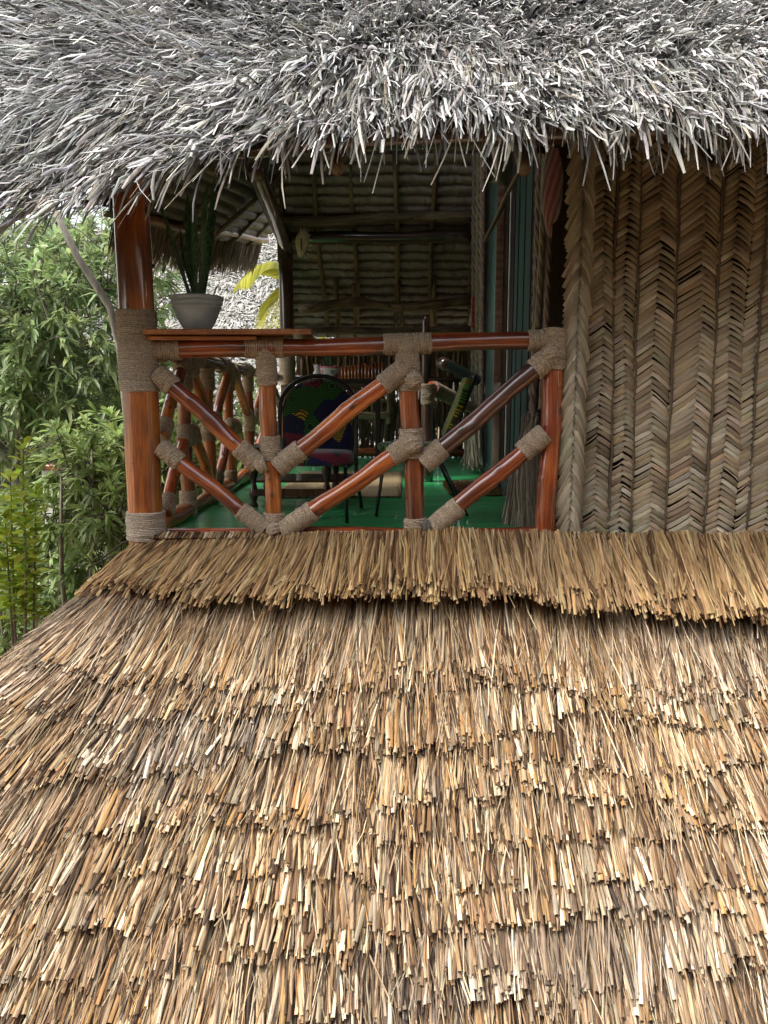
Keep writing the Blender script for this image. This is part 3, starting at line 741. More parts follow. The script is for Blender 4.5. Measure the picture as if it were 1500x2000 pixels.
# bundled knots where members meet
def knot(parent,x,y,r,d=D-.05,n=3,c=ROPE):
    for k in range(n):
        a=k*PI/n+.4; h=1.3*r
        p=FP(x,y,d-.012*k); v_=Vector((math.cos(a),0,math.sin(a)))*h
        wrap('rope_knot',p-v_*.55,p+v_*.55,r,parent,c=c,lump=.12)
knot(fr,808,742,.036,n=2); knot(fr,806,868,.040,n=2); knot(fr,534,1034,.03,n=2); knot(fr,1074,690,.033,n=2); knot(fr,510,908,.035,n=1); knot(fr,835,1030,.03,n=1,c=(.16,.14,.12))
# side railing along the left edge
sr=thing('veranda_railing','side railing receding along the left edge of the veranda with crossed poles against the trees','railing',(-1.18,4.8,FLOOR))
SX=-1.17
TZ=.235
rail_member('top_rail',sr,(SX,3.98,TZ),(SX,8.75,TZ-.02),.045,'varnish_dark',[(0,.03),(.14,.2),(.32,.38),(.52,.58)],n=24)
rail_member('bottom_rail',sr,(SX,3.95,FLOOR+.04),(SX,8.75,FLOOR+.045),.052,'varnish',[],c=(1.3,1.4,1.5),lump=.16,bend=.02,n=24)
yy=[4.55,5.15,5.85,6.7,7.7]
for k,y in enumerate(yy):
    rail_member('post',sr,(SX,y,TZ),(SX,y,FLOOR),.040,'varnish_orange' if k<3 else 'varnish',[(-.02,.2),(.42,.56),(.84,1.0)],rope_r=1.15)
bays=[(3.93,yy[0])]+[(yy[i],yy[i+1]) for i in range(4)]+[(7.7,8.85)]
for k,(a,b) in enumerate(bays):
    for dz in (0,-.40):
        if k%2==0: p0,p1=(SX+.02,a+.06,FLOOR+.1 if dz else FLOOR+.5),(SX+.02,b-.05,TZ+dz-.02)
        else: p0,p1=(SX+.02,a+.06,TZ+dz-.02),(SX+.02,b-.05,FLOOR+.1 if dz else FLOOR+.5)
        rail_member('brace',sr,p0,p1,.034,'varnish' if (k+(dz<0))%2 else 'varnish_orange',[(0,.17),(.83,1)],c=(1.2,1.15,1.1),rope_r=1.14)
# plank shelf on the rail
mb=MB(); A=FP(290,652,3.80); 
nx=34; 
def slab(mb,x0,x1,y0,y1,z0,z1,c=(1,1,1),wav=.004):
    V=[];G=[];Fc=[]
    for i in range(nx+1):
        x=x0+(x1-x0)*i/nx; e=wav*math.sin(i*.9)+wav*.6*math.sin(i*2.3)
        for (y,z) in ((y0+e,z0+.004),(y0+e,z1-.004),(y0+e+.005,z1),(y1-.005,z1),(y1,z1-.004),(y1,z0)):
            V.append((x,y,z)); G.append((y*1.0,z,x))
    for i in range(nx):
        for k in range(6): Fc.append((i*6+k,(i+1)*6+k,(i+1)*6+(k+1)%6,i*6+(k+1)%6))
    Fc.append(tuple(range(6))); Fc.append(tuple(nx*6+k for k in reversed(range(6))))
    mb.add(V,Fc,c,G)
z1=FP(400,642,3.72).z
sh=thing('shelf','amber wooden plank shelf lying on top of the front railing','shelf',(-.75,3.8,z1-.03))
slab(mb,FP(294,650).x,FP(612,650).x,3.72,4.02,z1-.028,z1); mb.build('shelf_board',M['plank'],sh,False)
mb=MB(); slab(mb,FP(298,650).x,FP(505,650).x,3.765,3.98,z1-.052,z1-.030,wav=.001); mb.build('shelf_batten',M['plank'],sh,False)['label']='paler strip of wood under the plank'

# ------------------------------------------------------------------ snake plant on the shelf
pc=P(386,640,3.84); base=Vector((pc.x,3.84,z1+.001))
pl=thing('potted_plant','tall dark snake plant in a grey bowl planter on the shelf','plant',base)
mb=MB(); k=3.84/1500*1.0
lathe(mb,base,[(0,0),(.058,0),(.064,.004),(.085,.035),(.104,.08),(.111,.100),(.118,.104),(.119,.112),(.113,.117),(.113,.120),(.122,.124),(.124,.134),(.117,.139),(.117,.142),(.128,.146),(.130,.157),(.122,.162),(.110,.158),(.106,.145),(0,.142)],36)
mb.build('planter',M['concrete'],pl)
mb=MB(); lathe(mb,base,[(0,.146),(.107,.146)],20); mb.build('soil',M['soil'],pl)
def blade(mb,root,tip,w,bowdir,bow,cup=.35,seed=0,n=12):
    root=Vector(root);tip=Vector(tip); t=(tip-root).normalized(); side=t.cross(Vector((0.3*math.sin(seed*3),-1,0.1))).normalized(); 
    sc=math.cos(seed*1.3)*.6; side=(side+Vector((0,sc,0))).normalized(); nr=side.cross(t).normalized()
    V=[];G=[];Fc=[]
    for i in range(n+1):
        s=i/n; p=root.lerp(tip,s)+Vector(bowdir)*bow*math.sin(PI*s*.9)
        ww=w*.72*(.62+.75*math.sin(min(s*1.25,1)*PI*.5)*(1))*(1-s**5)*.62+.0006
        for j,(a,b) in enumerate(((-1,cup),(-.5,.1),(0,0),(.5,.1),(1,cup))):
            q=p+side*(a*ww)+nr*(b*ww+.004*math.sin(s*9+seed)); V.append(q[:]); G.append((a*.2+seed,seed,s*(tip-root).length+.02*abs(a)))
    for i in range(n):
        for j in range(4): Fc.append((i*5+j,i*5+j+1,(i+1)*5+j+1,(i+1)*5+j))
    mb.add(V,Fc,(1,1,1),G)
blades=[((372,590),(308,395),.020,-.1),((380,590),(368,372),.030,.2),((388,590),(402,352),.036,-.3),((384,590),(352,440),.018,.3),((394,590),(418,345),.034,.1),((378,588),(358,515),.014,.2),((392,588),(400,420),.028,.5),((386,588),(386,350),.030,-.2),((403,583),(427,552),.007,.1)]
for i,(a,b,w_,s) in enumerate(blades):
    mb=MB(); r=P(a[0],a[1],3.84+s*.1); r.z=min(r.z,base.z+.15); blade(mb,(r.x,r.y,base.z+.13),P(b[0],b[1],3.84+s*.35),w_,(1,0,0),-.012 if i%2 else .01,seed=i)
    mb.build('leaf',M['snake'],pl)

# ------------------------------------------------------------------ woven palm leaf wall
WY=3.97
def wy(X): return WY-.04-np.clip((X-.9)*.07,0,.3)
z_hi=1.55
def weave_cols(edges_bottom, edges_top):
    """herringbone of leaf strips in columns between converging seams (pixel x at y=1057 and y=335)"""
    parts=[]
    n=len(edges_bottom)-1; zb=FLOOR+.0; 
    for j in range(n):
        xb0=P(edges_bottom[j],1057,3.9).x; xb1=P(edges_bottom[j+1],1057,3.9).x
        xt0=P(edges_top[j],335,3.9).x; xt1=P(edges_top[j+1],335,3.9).x
        zt=P(750,335,3.9).z; 
        wd=xb1-xb0; sub=max(2,int(round(wd/.082))); 
        sp=.028; 
        cut=np.sort(np.concatenate([[0,1],(np.arange(1,sub)+rng.uniform(-.18,.18,sub-1))/sub]))
        colj=rng.uniform(.88,1.08)
        for s_ in range(sub):
            rows=int((z_hi-zb)/sp)+4
            i=np.arange(rows); dirn=1 if (s_%2==0) else -1
            zc=zb+(i-1)*sp+rng.normal(0,.0025,rows)+.008*np.sin(i*.35+j)
            slope=dirn*(math.tan(R(36))+.08*np.sin(i*.17+j+s_)+rng.normal(0,.03,rows))
            u0=cut[s_]-.05/sub; u1=cut[s_+1]+.05/sub
            K=5; tt=np.linspace(0,1,K); CP=np.zeros((rows,K,3))
            for k in range(K):
                f=(zc-zb)/(zt-zb); x0=xb0+(xt0-xb0)*f; x1=xb1+(xt1-xb1)*f
                w_=x1-x0; u=u0+(u1-u0)*tt[k]; X=x0+w_*u
                X=X+.010*np.sin(zc*5+j*2+s_)
                Z=zc-slope*(u-(u0+u1)/2)*w_*-1
                # bulge of the strip, tuck at the ends; columns bulge towards the viewer
                bul=.005*np.sin(PI*tt[k])+.018*np.sin(PI*np.clip(u,0,1))-(.009 if k in(0,K-1) else 0)
                lift=rng.normal(0,.0018,rows)+(rng.random(rows)<.06)*rng.uniform(0,.012,rows)*tt[k]
                CP[:,k]=np.stack([X,wy(X)-bul-lift-.0005*(i%2),Z],-1)
            W=rng.uniform(.0215,.0255,rows)[:,None]*np.array([1,1,1,1,1])[None]
            miss=rng.random(rows)<.02; W[miss]*=.3
            nn=np.tile([[0.,-1.,.30]],(rows,1)); nn/=np.linalg.norm(nn[0])
            C=pick([(.46,.37,.25),(.38,.295,.19),(.54,.455,.33),(.27,.20,.125),(.42,.31,.185)],rows,[.3,.25,.2,.1,.15],.12)*colj
            parts.append(strands(CP,W,nn,C,fold=.17,twist=rng.normal(0,.12,(rows,1))*np.ones((1,K)),seed=j*9+s_))
    return merge(parts)
eb=[1128,1190,1231,1296,1371,1449,1535,1610,1700]; et=[1158,1207,1252,1328,1411,1494,1580,1660,1750]
ww=fast_mesh('woven_wall',*weave_cols(eb,et),M['weave'],house); tag(ww,'wall of herringbone woven palm leaf')
p=grid_part(np.array([[.84,3.3]]*2),np.array([[WY+.03,WY-.17+.03]]*2),np.array([[FLOOR-.3]*2,[2.4]*2]),(1,1,1)); fast_mesh('wall_backing',*p,M['under'],ww)
# raised seams between the mats
for j in range(1,len(eb)-1):
    a=P(eb[j],1057,3.9); b=P(et[j],335,3.9); a.z=FLOOR; t=(b-a); b=a+t*1.18
    for q in (a,b): q.y=float(wy(q.x))-.006
    mb=MB(); tube(mb,[a.lerp(b,i/30)+Vector((.004*math.sin(i*1.1+j),.002*math.sin(i*2.),0)) for i in range(31)],.0065,7,(.16,.12,.08),lump=.2,seed=j); mb.build('seam',M['weave'],ww)
# plaited frond strip: big chevrons on both sides of a stem
def frond_plait(name, a, b, wid, parent, sp=.034, cols=[(.36,.30,.21),(.28,.225,.15),(.44,.375,.27)], rise=2.2, thick=.02, bright=1):
    a=Vector(a);b=Vector(b); L=(b-a).length; t=(b-a).normalized(); sd=t.cross(Vector((0,-1,0))).normalized()*-1; fr_=Vector((0,-1,0))
    rows=int(L/sp); parts=[]
    for sgn in (-1,1):
        K=5; CP=np.zeros((rows,K,3)); 
        for i in range(rows):
            c0=a+t*(i*sp+(sp/2 if sgn>0 else 0))
            wv=wid*random.uniform(.85,1.15)
            for k in range(K):
                s=k/(K-1); p=c0+sd*(sgn*wv*(s-.06))-t*(rise*wv*s**1.15)+fr_*(thick*math.sin(PI*(.30+.62*s))-(.012 if k in (0,K-1) else 0)+random.uniform(-.001,.002)+.002*(i%2))
                CP[i,k]=p[:]
        W=rng.uniform(.017,.023,rows)[:,None]*np.array([1,1,1,1,1])[None]
        parts.append(strands(CP,W,np.tile([[0.,-1.,.2]],(rows,1)),pick(cols,rows,None,.15)*bright,fold=.12,twist=rng.normal(0,.15,(rows,1))*np.ones((1,K)),seed=int(sgn+3)))
    return fast_mesh(name,*merge(parts),M['weave'],parent)
b0=P(1108,1052,3.83); b1=P(1132,440,3.85)
pf=frond_plait('plaited_frond',b0,b1+(b1-b0)*.35,.066,house,thick=.045,sp=.027); tag(pf,'coarse plaited palm frond edging the woven wall')
mb=MB(); tube(mb,[P(1128,1056,3.9),P(1152,300,3.92)],[.012,.009],8,(.2,.15,.1)); mb.build('frond_stem',M['weave'],pf)
# ------------------------------------------------------------------ door wall running away from the camera
def WP(px,z):           # point on the door wall line seen at pixel column px
    # line X = .86 + .03*(Y-3.95)
    # (px-750)/F = X / (Y*ca - z*sa)
    u=(px-750)/F
    Y=(.86-.03*3.95+u*z*sa)/(u*ca-.03); return Y
def wx(Y): return .86+.03*(Y-3.95)
dw=thing_part=None
def board(name, y0, y1, z0, z1, mk, parent, out=0.0, th=.03):
    mb=MB(); V=[]
    for (y,o_) in ((y0,out),(y1,out),(y1,out-th),(y0,out-th)):
        for z in (z0,z1): V.append((wx(y)-o_,y,z))
    mb.add(V,[(0,1,3,2),(2,3,5,4),(4,5,7,6),(6,7,1,0),(0,2,4,6),(1,7,5,3)]); return mb.build(name,M[mk],parent,False)
side=board('door_wall',4.0,9.4,FLOOR,2.6,'dark_board',house,-.02,.06); side['label']='veranda side wall of teal and dark boards'
y=4.62; k=0
while y<5.45:
    board('wall_board',y,y+.13,FLOOR,2.3,'teal_board',side,.004+.006*(k%2),.02); y+=.137; k+=1
board('door_leaf',5.5,5.68,FLOOR,2.2,'dark_board',side,.01)
board('gap_light_strip',5.70,5.735,-.62,2.2,'white_paint',side,.015,.01)  # light showing through the door gap, drawn as a white strip
board('door_post',5.78,6.25,FLOOR,2.2,'varnish_dark',side,.05,.07)
board('door_post',4.50,4.58,FLOOR,2.3,'varnish_dark',side,.03,.05)
y=6.3
while y<7.3: board('wall_board',y,y+.16,FLOOR,2.3,'teal_board',side,.004,.02); y+=.167
board('skirting',4.6,7.4,FLOOR,FLOOR+.10,'teal_board',side,.03,.02)
def braid(name, a, b, r, parent, c=(.33,.28,.2), tw=26, mk='weave'):
    a=Vector(a);b=Vector(b); mb=MB(); u,w_=frame(b-a); L=(b-a).length; n=int(L/.02)
    for k in range(3):
        pts=[]
        for i in range(n+1):
            s=i/n; an=s*L*tw+k*2*PI/3; pts.append(a.lerp(b,s)+u*(math.cos(an)*r*.6)+w_*(math.sin(an)*r*.45)+u*.01*math.sin(s*7+r*90))
        cc=[x*random.uniform(.8,1.15) for x in c]; tube(mb,pts,[r*.62*(1+.12*math.sin(i*1.9+k)) for i in range(n+1)],7,cc,lump=.08,seed=k)
    return mb.build(name,M[mk],parent)
for k,(xa,ya,xb,yb,d,r) in enumerate(((1056,300,1034,1000,4.30,.020),(1076,430,1058,800,4.22,.017),(1092,430,1072,800,4.20,.018),(1108,330,1098,820,4.12,.019),(1124,300,1106,640,4.02,.022),(1066,300,1050,640,4.25,.017),(1100,300,1086,640,4.14,.016),(1112,300,1100,640,4.08,.018))):
    o=braid('hanging_braid',P(xb,yb,d),P(xa,ya,d),r,house,c=(.36,.31,.23))
for k,(x,d) in enumerate(((926,8.0),(934,7.7),(942,7.4))):
    braid('hanging_braid',P(x-3,885,d),P(x+2,300,d),.030,house,c=(.28,.24,.18))
# splayed bundles of dried fronds at the foot of the wall
def bundle(name,label,top,bots,n,seed,c=FC,w=(.006,.014),parent=None):
    top=np.array(top); b0=np.array(bots[0]); b1=np.array(bots[1]); t=rng.random(n); K=6; tt=np.linspace(0,1,K); CP=np.zeros((n,K,3))
    end=b0+(b1-b0)*t[:,None]+rng.normal(0,.02,(n,3)); st=top+rng.normal(0,.014,(n,3)); bw=rng.normal(0,.02,n)
    for k in range(K):
        s=tt[k]; CP[:,k]=st*(1-s)+end*s+np.stack([bw*math.sin(PI*s),bw*.5*math.sin(PI*s),.0*s+np.zeros(n)],-1)
    W=rng.uniform(w[0],w[1],n)[:,None]*np.linspace(1,.7,K)[None]; C=pick(c,n,None,.25)
    o=fast_mesh(name,*strands(CP,W,np.tile([[0.,-1.,.1]],(n,1)),C,fold=.3,twist=rng.normal(0,.6,(n,1))*np.ones((1,K)),seed=seed),M['weave'],parent)
    if label: tag(o,label,'palm bundle')
    return o
BC=[(.42,.36,.27),(.32,.27,.2),(.5,.44,.34),(.22,.18,.14)]
bundle('frond_bundle','splayed bundle of dried fronds standing behind the right end of the front railing',P(1036,815,4.28),(P(985,1036,4.25),P(1050,1046,4.10)),420,3,BC)
bundle('frond_bundle','small splayed bundle of dried fronds beside the far end of the door wall',P(932,800,7.2),(P(905,905,7.2),P(938,912,7.0)),160,4,BC,(.010,.022))

# ------------------------------------------------------------------ hanging things
mb=MB(); c0=P(1082,365,4.02)
def sc(ph,th):
    s=math.sin((th*2.2+ph*2.6)*5)
    red=max(0,math.sin(ph*1.0-.1)*math.sin(th*2.+ph+3.6))*.45; b=.20+.20*(s>0)
    return (b+.30*red,b*.82*(1-.6*red),b*.75*(1-.5*red))
ellipsoid(mb,c0,.062,.03,.245,90,60,sc,.02,10); tag(mb.build('hanging_ornament',M['tinted']),'ribbed pink striped shell shaped ornament hanging beside the woven wall','ornament')
# spiny shell on the far post
sh_=thing('conch_shell','pale spiny seashell hung on the far corner post','shell',P(590,470,8.4))
mb=MB(); cc=P(590,476,8.36); 
ellipsoid(mb,cc,.085,.05,.135,28,18,None,.05,7)
vv=mb.v[0]; zz=(vv[:,2]-cc.z)/.135; vv[:,0]=cc.x+(vv[:,0]-cc.x)*(.80+.28*zz)+.02*zz; mb.build('shell_body',M['shell'],sh_)
mb=MB()
for k in range(9):
    a=-1.2+k*.36; p=Vector(cc)+Vector((math.cos(a)*.08,0,math.sin(a)*.125)); q=p+Vector((math.cos(a)*.035,-.01,math.sin(a)*.045)); tube(mb,[p,q],[.013,.002],6)
mb.build('spine',M['shell'],sh_)
mb=MB(); ellipsoid(mb,Vector(cc)+Vector((-.002,-.040,-.01)),.013,.013,.070,16,10,lambda a,b:(.22,.14,.09)); mb.build('opening',M['tinted'],sh_)
# pale cloth by the door
cl=[(948,300),(1002,296),(1001,345),(992,372),(986,385),(981,352),(952,352)]
mb=MB(); nn_=12; V=[];Fc=[]
for j in range(nn_+1):
    s=j/nn_; y=285+s*72
    for i in range(nn_+1):
        t=i/nn_; x=947+t*55-s*1+ (4*s if t<.1 else 0); yy_=y+(max(0,t-.62)*70*s if t<.9 else (1-t)*150*s)
        p=P(x,yy_,5.45+.03*math.sin(t*9)); V.append(p[:])
for j in range(nn_):
    for i in range(nn_): a=j*(nn_+1)+i; Fc.append((a,a+1,a+nn_+2,a+nn_+1))
mb.add(V,Fc); o=mb.build('hanging_cloth',M['leather_cloth']); 
m_=o.modifiers.new('thickness','SOLIDIFY'); m_.thickness=.006; tag(o,'pale cloth flap hanging below the eave by the doorway','cloth')
o=log('leaning_stick',[P(947,470,5.6),P(985,392,5.3),P(1026,318,5.0)],.016,'raw_pole',None,lump=.1); tag(o,'thin crooked stick slanting up across the doorway','stick')
mb=MB(); a=P(922,580,7.9); b=P(938,640,7.9); box(mb,(a.x,7.86,b.z),(b.x,7.9,a.z),bev=.003)
o=mb.build('wall_hanging',M['red_print'],None,False); tag(o,'small red printed cloth hanging on the far end of the door wall','wall hanging')
mb=MB(); a=P(930,576,7.8); b=P(938,594,7.8); box(mb,(a.x,7.80,b.z),(b.x,7.81,a.z)); o=mb.build('paper_tag',M['white_paint'],None,False); tag(o,'small white paper pinned above the red cloth','paper')

# ------------------------------------------------------------------ mats
def matobj(name,lab,x0,x1,y0,y1,mk,th=.012,rot=0,cat='mat'):
    mb=MB(); V=[];Fc=[]; n=24
    for j in range(n+1):
        for i in range(n+1):
            x=x0+(x1-x0)*i/n; y=y0+(y1-y0)*j/n; e=.006*math.sin(i*1.3)*(j in(0,n)); dx=rot*(j/n); V.append((x+dx,y+e,FLOOR+th+.003*math.sin(i*.9+j*.7)))
    for j in range(n):
        for i in range(n): a=j*(n+1)+i; Fc.append((a,a+1,a+n+2,a+n+1))
    mb.add(V,Fc); o=mb.build(name,M[mk]); m_=o.modifiers.new('thickness','SOLIDIFY'); m_.thickness=th-.002; m_.offset=-1; tag(o,lab,cat); return o
matobj('straw_mat','pale woven straw mat on the green floor behind the chairs',-.80,.12,5.35,7.2,'mat',rot=.05)
dm=matobj('doormat','brown bristly coir doormat on the green floor by the door wall',.47,.85,5.45,6.15,'coir',.02)
n=2600; x=rng.uniform(.47,.85,n);y=rng.uniform(5.45,6.15,n); CP=np.zeros((n,3,3)); jx=rng.normal(0,.012,n); jy=rng.normal(0,.012,n)
for k in range(3): CP[:,k]=np.stack([x+jx*k/2,y+jy*k/2,FLOOR+.012+.014*k+0*x],-1)
fast_mesh('bristles',*strands(CP,np.full((n,3),.004),np.tile([[0.,-1.,0.]],(n,1)),pick([(.26,.16,.08),(.35,.23,.12),(.15,.09,.05)],n),seed=2),M['weave'],dm)

# ------------------------------------------------------------------ chairs
ch=thing('chair','black framed chair with an arched back covered in multicoloured wax print, behind the front railing','chair',(-.36,4.55,FLOOR),group='chairs on the veranda')
bx,by=P(620,800,4.75).x,4.75
SH=FLOOR+.37
# back: arched padded panel slightly reclined
def arch(s,W=.235,H0=FLOOR+.30,H1=FLOOR+.83,by0=4.70,lean=.12):
    """s 0..1 round the arch"""
    sh_=H1-.20
    if s<.25: z=H0+(sh_-H0)*s/.25; x=-W
    elif s>.75: z=H0+(sh_-H0)*(1-s)/.25; x=W
    else:
        a=PI-(s-.25)*2*PI; x=W*math.cos(a); z=sh_+.20*math.sin(a)
    return Vector((bx+x,by0+lean*(z-H0)/.5,z))
mb=MB(); tube(mb,[arch(i/48) for i in range(49)],.014,10); mb.build('back_frame',M['black'],ch)
mb=MB(); V=[];G=[];Fc=[]; n1,n2=20,24
for j in range(n2+1):
    z=FLOOR+.33+(.475)*j/n2; zz=max(0,z-(FLOOR+.63)); hw=.215*math.sqrt(max(0,1-(zz/.185)**2)) if zz<.185 else .002; hw=max(hw,.002)
    for i in range(n1+1):
        u=-1+2*i/n1; p=Vector((bx+hw*u,4.70+.12*(z-FLOOR-.30)/.5-.035*math.sqrt(max(0,1-u*u)),z)); V.append(p[:]); G.append((p.x,p.z,.3))
for j in range(n2):
    for i in range(n1): a=j*(n1+1)+i; Fc.append((a,a+1,a+n1+2,a+n1+1))
mb.add(V,Fc,(1,1,1),G); o=mb.build('backrest',M['print'],ch); m_=o.modifiers.new('t','SOLIDIFY'); m_.thickness=.03; m_.offset=-1
def cushion(name,cx,cy,z0,z1,wx_,wy_,mk,parent,rnd=.8,seed=.1):
    mb=MB(); V=[];G=[];Fc=[]; seg=40; prof=[(.0,0),(.90,0),(.98,.2),(1.0,.5),(.98,.8),(.90,.97),(.6,1.05),(0,1.08)]
    for r,h in prof:
        for k in range(seg):
            a=2*PI*k/seg; c_,s_=math.cos(a),math.sin(a); e=(abs(c_)**4+abs(s_)**4)**(-.25)*rnd+(1-rnd)
            x=cx+wx_*r*c_*e; y=cy+wy_*r*s_*e; z=z0+(z1-z0)*h; V.append((x,y,z)); G.append((x+seed,z*1.0+y*.8,seed))
    for i in range(len(prof)-1):
        for k in range(seg): Fc.append((i*seg+k,i*seg+(k+1)%seg,(i+1)*seg+(k+1)%seg,(i+1)*seg+k))
    mb.add(V,Fc,(1,1,1),G); return mb.build(name,M[mk],parent)
cushion('seat',bx+.01,4.50,FLOOR+.315,FLOOR+.39,.225,.21,'print',ch,seed=.37)
for (x0,y0,x1,y1) in ((bx+.19,4.32,bx+.20,4.27),(bx-.19,4.32,bx-.20,4.27)):
    mb=MB(); tube(mb,[(x0,y0,FLOOR+.32),(x1,y1,FLOOR)],[.012,.011],10); mb.build('leg',M['black'],ch)
for s in (-1,1):
    mb=MB(); tube(mb,[(bx+s*.235,4.70,FLOOR+.31),(bx+s*.24,4.70,FLOOR+.22),(bx+s*.265,4.86,FLOOR)],[.014,.013,.012],10); mb.build('leg',M['black'],ch)
    mb=MB(); tube(mb,[(bx+s*.20,4.30,FLOOR+.315),(bx+s*.235,4.70,FLOOR+.31)],.011,8); mb.build('seat_rail',M['black'],ch)
# second chair, side on
c2=thing('chair','thin legged chair with a green and yellow seat, side on behind the middle railing post','chair',(.2,4.75,FLOOR),group='chairs on the veranda')
sx=P(800,880,4.75).x; 
cushion('seat',sx,4.75,FLOOR+.375,FLOOR+.425,.20,.19,'print_green',c2,rnd=.3,seed=.9)
for (xa,ya,xb,yb) in ((-.15,4.6,-.205,4.50),(-.15,4.9,-.20,4.99),(.15,4.6,.34,4.52),(.15,4.9,.33,5.0)):
    mb=MB(); tube(mb,[(sx+xa,ya,FLOOR+.38),(sx+xb,yb,FLOOR)],[.011,.009],8); mb.build('leg',M['black'],c2)
def backpt(t,s): # t up, s across depth
    return Vector((sx+.225+.13*t,4.75+s,FLOOR+.47+.34*t))
mb=MB(); V=[];G=[];Fc=[]
for j in range(13):
    for i in range(13):
        t=j/12; s=(-1+2*i/12)*.185*(math.sin(PI*(.18+.64*t))**.5); p=backpt(t,s)+Vector((-.012*math.cos(s*8),0,0)); V.append(p[:]); G.append((p.y+.2,p.z*1.0,.8))
for j in range(12):
    for i in range(12): a=j*13+i; Fc.append((a,a+1,a+14,a+13))
mb.add(V,Fc,(1,1,1),G); o=mb.build('backrest',M['print_green'],c2); m_=o.modifiers.new('t','SOLIDIFY'); m_.thickness=.035; m_.offset=0
for s in (-.19,.19):
    mb=MB(); tube(mb,[(sx+.17,4.75+s*.9,FLOOR+.39),backpt(0,s)+Vector((.02,0,0)),backpt(1,s*.8)+Vector((.025,0,0))],.012,8); mb.build('back_frame',M['black'],c2)
mb=MB(); tube(mb,[backpt(1,-.152)+Vector((.025,0,0)),backpt(1.06,0)+Vector((.025,0,0)),backpt(1,.152)+Vector((.025,0,0))],.012,8); mb.build('back_frame',M['black'],c2)

# turned wooden stand with slatted shelf
def turned(mb,x,y,z0,z1,r):
    H=z1-z0; pr=[(0,0),(.8,0),(.9,.03),(.55,.08),(.75,.14),(1.0,.22),(.8,.32),(.5,.42),(.62,.5),(.95,.58),(1.1,.68),(.9,.78),(.6,.84),(1.0,.88),(1.0,1.0),(0,1.0)]
    lathe(mb,(x,y,z0),[(a*r,b*H) for a,b in pr],14)
st=thing('plant_stand','low dark wooden stand with turned legs and a slatted shelf behind the arched chair','stand',(-.55,5.0,FLOOR))
ax_,bx_=P(497,960,4.95).x,P(639,960,4.95).x
for (x,y) in ((ax_,4.93),(bx_,4.93),(ax_+.02,5.38),(bx_+.03,5.38)):
    mb=MB(); turned(mb,x,y,FLOOR,FLOOR+.36,.030); mb.build('leg',M['walnut'],st)
mb=MB(); box(mb,(ax_-.04,4.88,FLOOR+.36),(bx_+.05,5.43,FLOOR+.385),bev=.004); mb.build('top',M['walnut'],st,False)
for k in range(7):
    mb=MB(); y=4.93+k*.066; box(mb,(ax_,y,FLOOR+.155),(bx_+.15,y+.042,FLOOR+.17),(1.5,1.3,1.2),bev=.003); mb.build('shelf_slat',M['walnut'],st,False)
mb=MB(); box(mb,(ax_,4.90,FLOOR+.07),(bx_+.02,4.925,FLOOR+.115),(2.6,2.0,1.6),bev=.003); mb.build('stretcher',M['walnut'],st,False)['label']='reddish front stretcher'

# ------------------------------------------------------------------ far end of the veranda
ft=thing('table','dark table with square legs at the far end of the veranda','table',(.15,7.9,FLOOR))
mb=MB(); a=P(662,741,8.0); b=P(832,741,8.0); tz=a.z
box(mb,(a.x,7.75,tz-.045),(b.x,8.35,tz),bev=.004); mb.build('tabletop',M['dark_board'],ft,False)
for x in (P(738,800,8).x,b.x-.03,a.x+.03):
    for y in (7.80,8.28):
        mb=MB(); box(mb,(x-.025,y-.025,FLOOR),(x+.025,y+.025,tz-.045),bev=.003); mb.build('leg',M['dark_board'],ft,False)
# painted flower pot with plant on the table
pb=P(645,741,7.9); pb=Vector((pb.x+.03 if False else pb.x,7.9,tz+.001))
# table reaches under the pot
mb=MB(); box(mb,(pb.x-.18,7.76,tz-.044),(a.x-.002,8.30,tz-.001),bev=.003); mb.build('side_flap',M['dark_board'],ft,False)
fpt=thing('flower_pot','white pot with pink rim and coloured spots holding a spiky plant','plant pot',pb)
mb=MB(); lathe(mb,pb,[(0,0),(.075,0),(.09,.04),(.105,.10),(.105,.125)],60,(.72,.70,.68))
V0=mb.v[0]; C0=mb.c[0].copy()
Vn=[];Cn=[];Fn=[]; segs=72; rings=24
for i in range(rings+1):
    h=i/rings*.125; r=.075+(.105-.075)*min(1,h/.10)
    for k in range(segs):
        an=2*PI*k/segs; c_=(.75,.72,.70)
        if h>.108: c_=(.62,.16,.22)
        else:
            for q in range(10):
                qa=q*2*PI/10; qh=.035 if q%2 else .072
                dd=math.hypot(((an-qa+PI)%(2*PI)-PI)*r,h-qh)
                if dd<.021: c_=(.6,.2,.25) if q%3==0 else (.25,.45,.6)
        Vn.append((pb.x+r*math.cos(an),pb.y+r*math.sin(an),pb.z+h)); Cn.append(c_)
for i in range(rings):
    for k in range(segs): Fn.append((i*segs+k,i*segs+(k+1)%segs,(i+1)*segs+(k+1)%segs,(i+1)*segs+k))
mb=MB(); mb.add(Vn,Fn,Cn); lathe(mb,pb,[(0,0.0),(.075,0.0)],72,(.7,.7,.7)); mb.build('pot',M['ceramic'],fpt)
mb=MB(); lathe(mb,pb,[(0,.115),(.10,.115)],20); mb.build('soil',M['soil'],fpt)
mb=MB()
for k in range(16):
    a=random.uniform(0,2*PI); l=random.uniform(.03,.12); blade(mb,(pb.x+.02*math.cos(a),pb.y+.02*math.sin(a),pb.z+.11),(pb.x+l*math.cos(a),pb.y+l*math.sin(a),pb.z+random.uniform(.25,.38)),.012,(1,0,0),0,seed=k*.7,n=6)
mb.build('leaf',M['snake'],fpt)
wb=thing('ceramic_figurine','small white figurine beside the spotted flower pot on the far table','figurine',(pb.x-.13,7.9,tz))
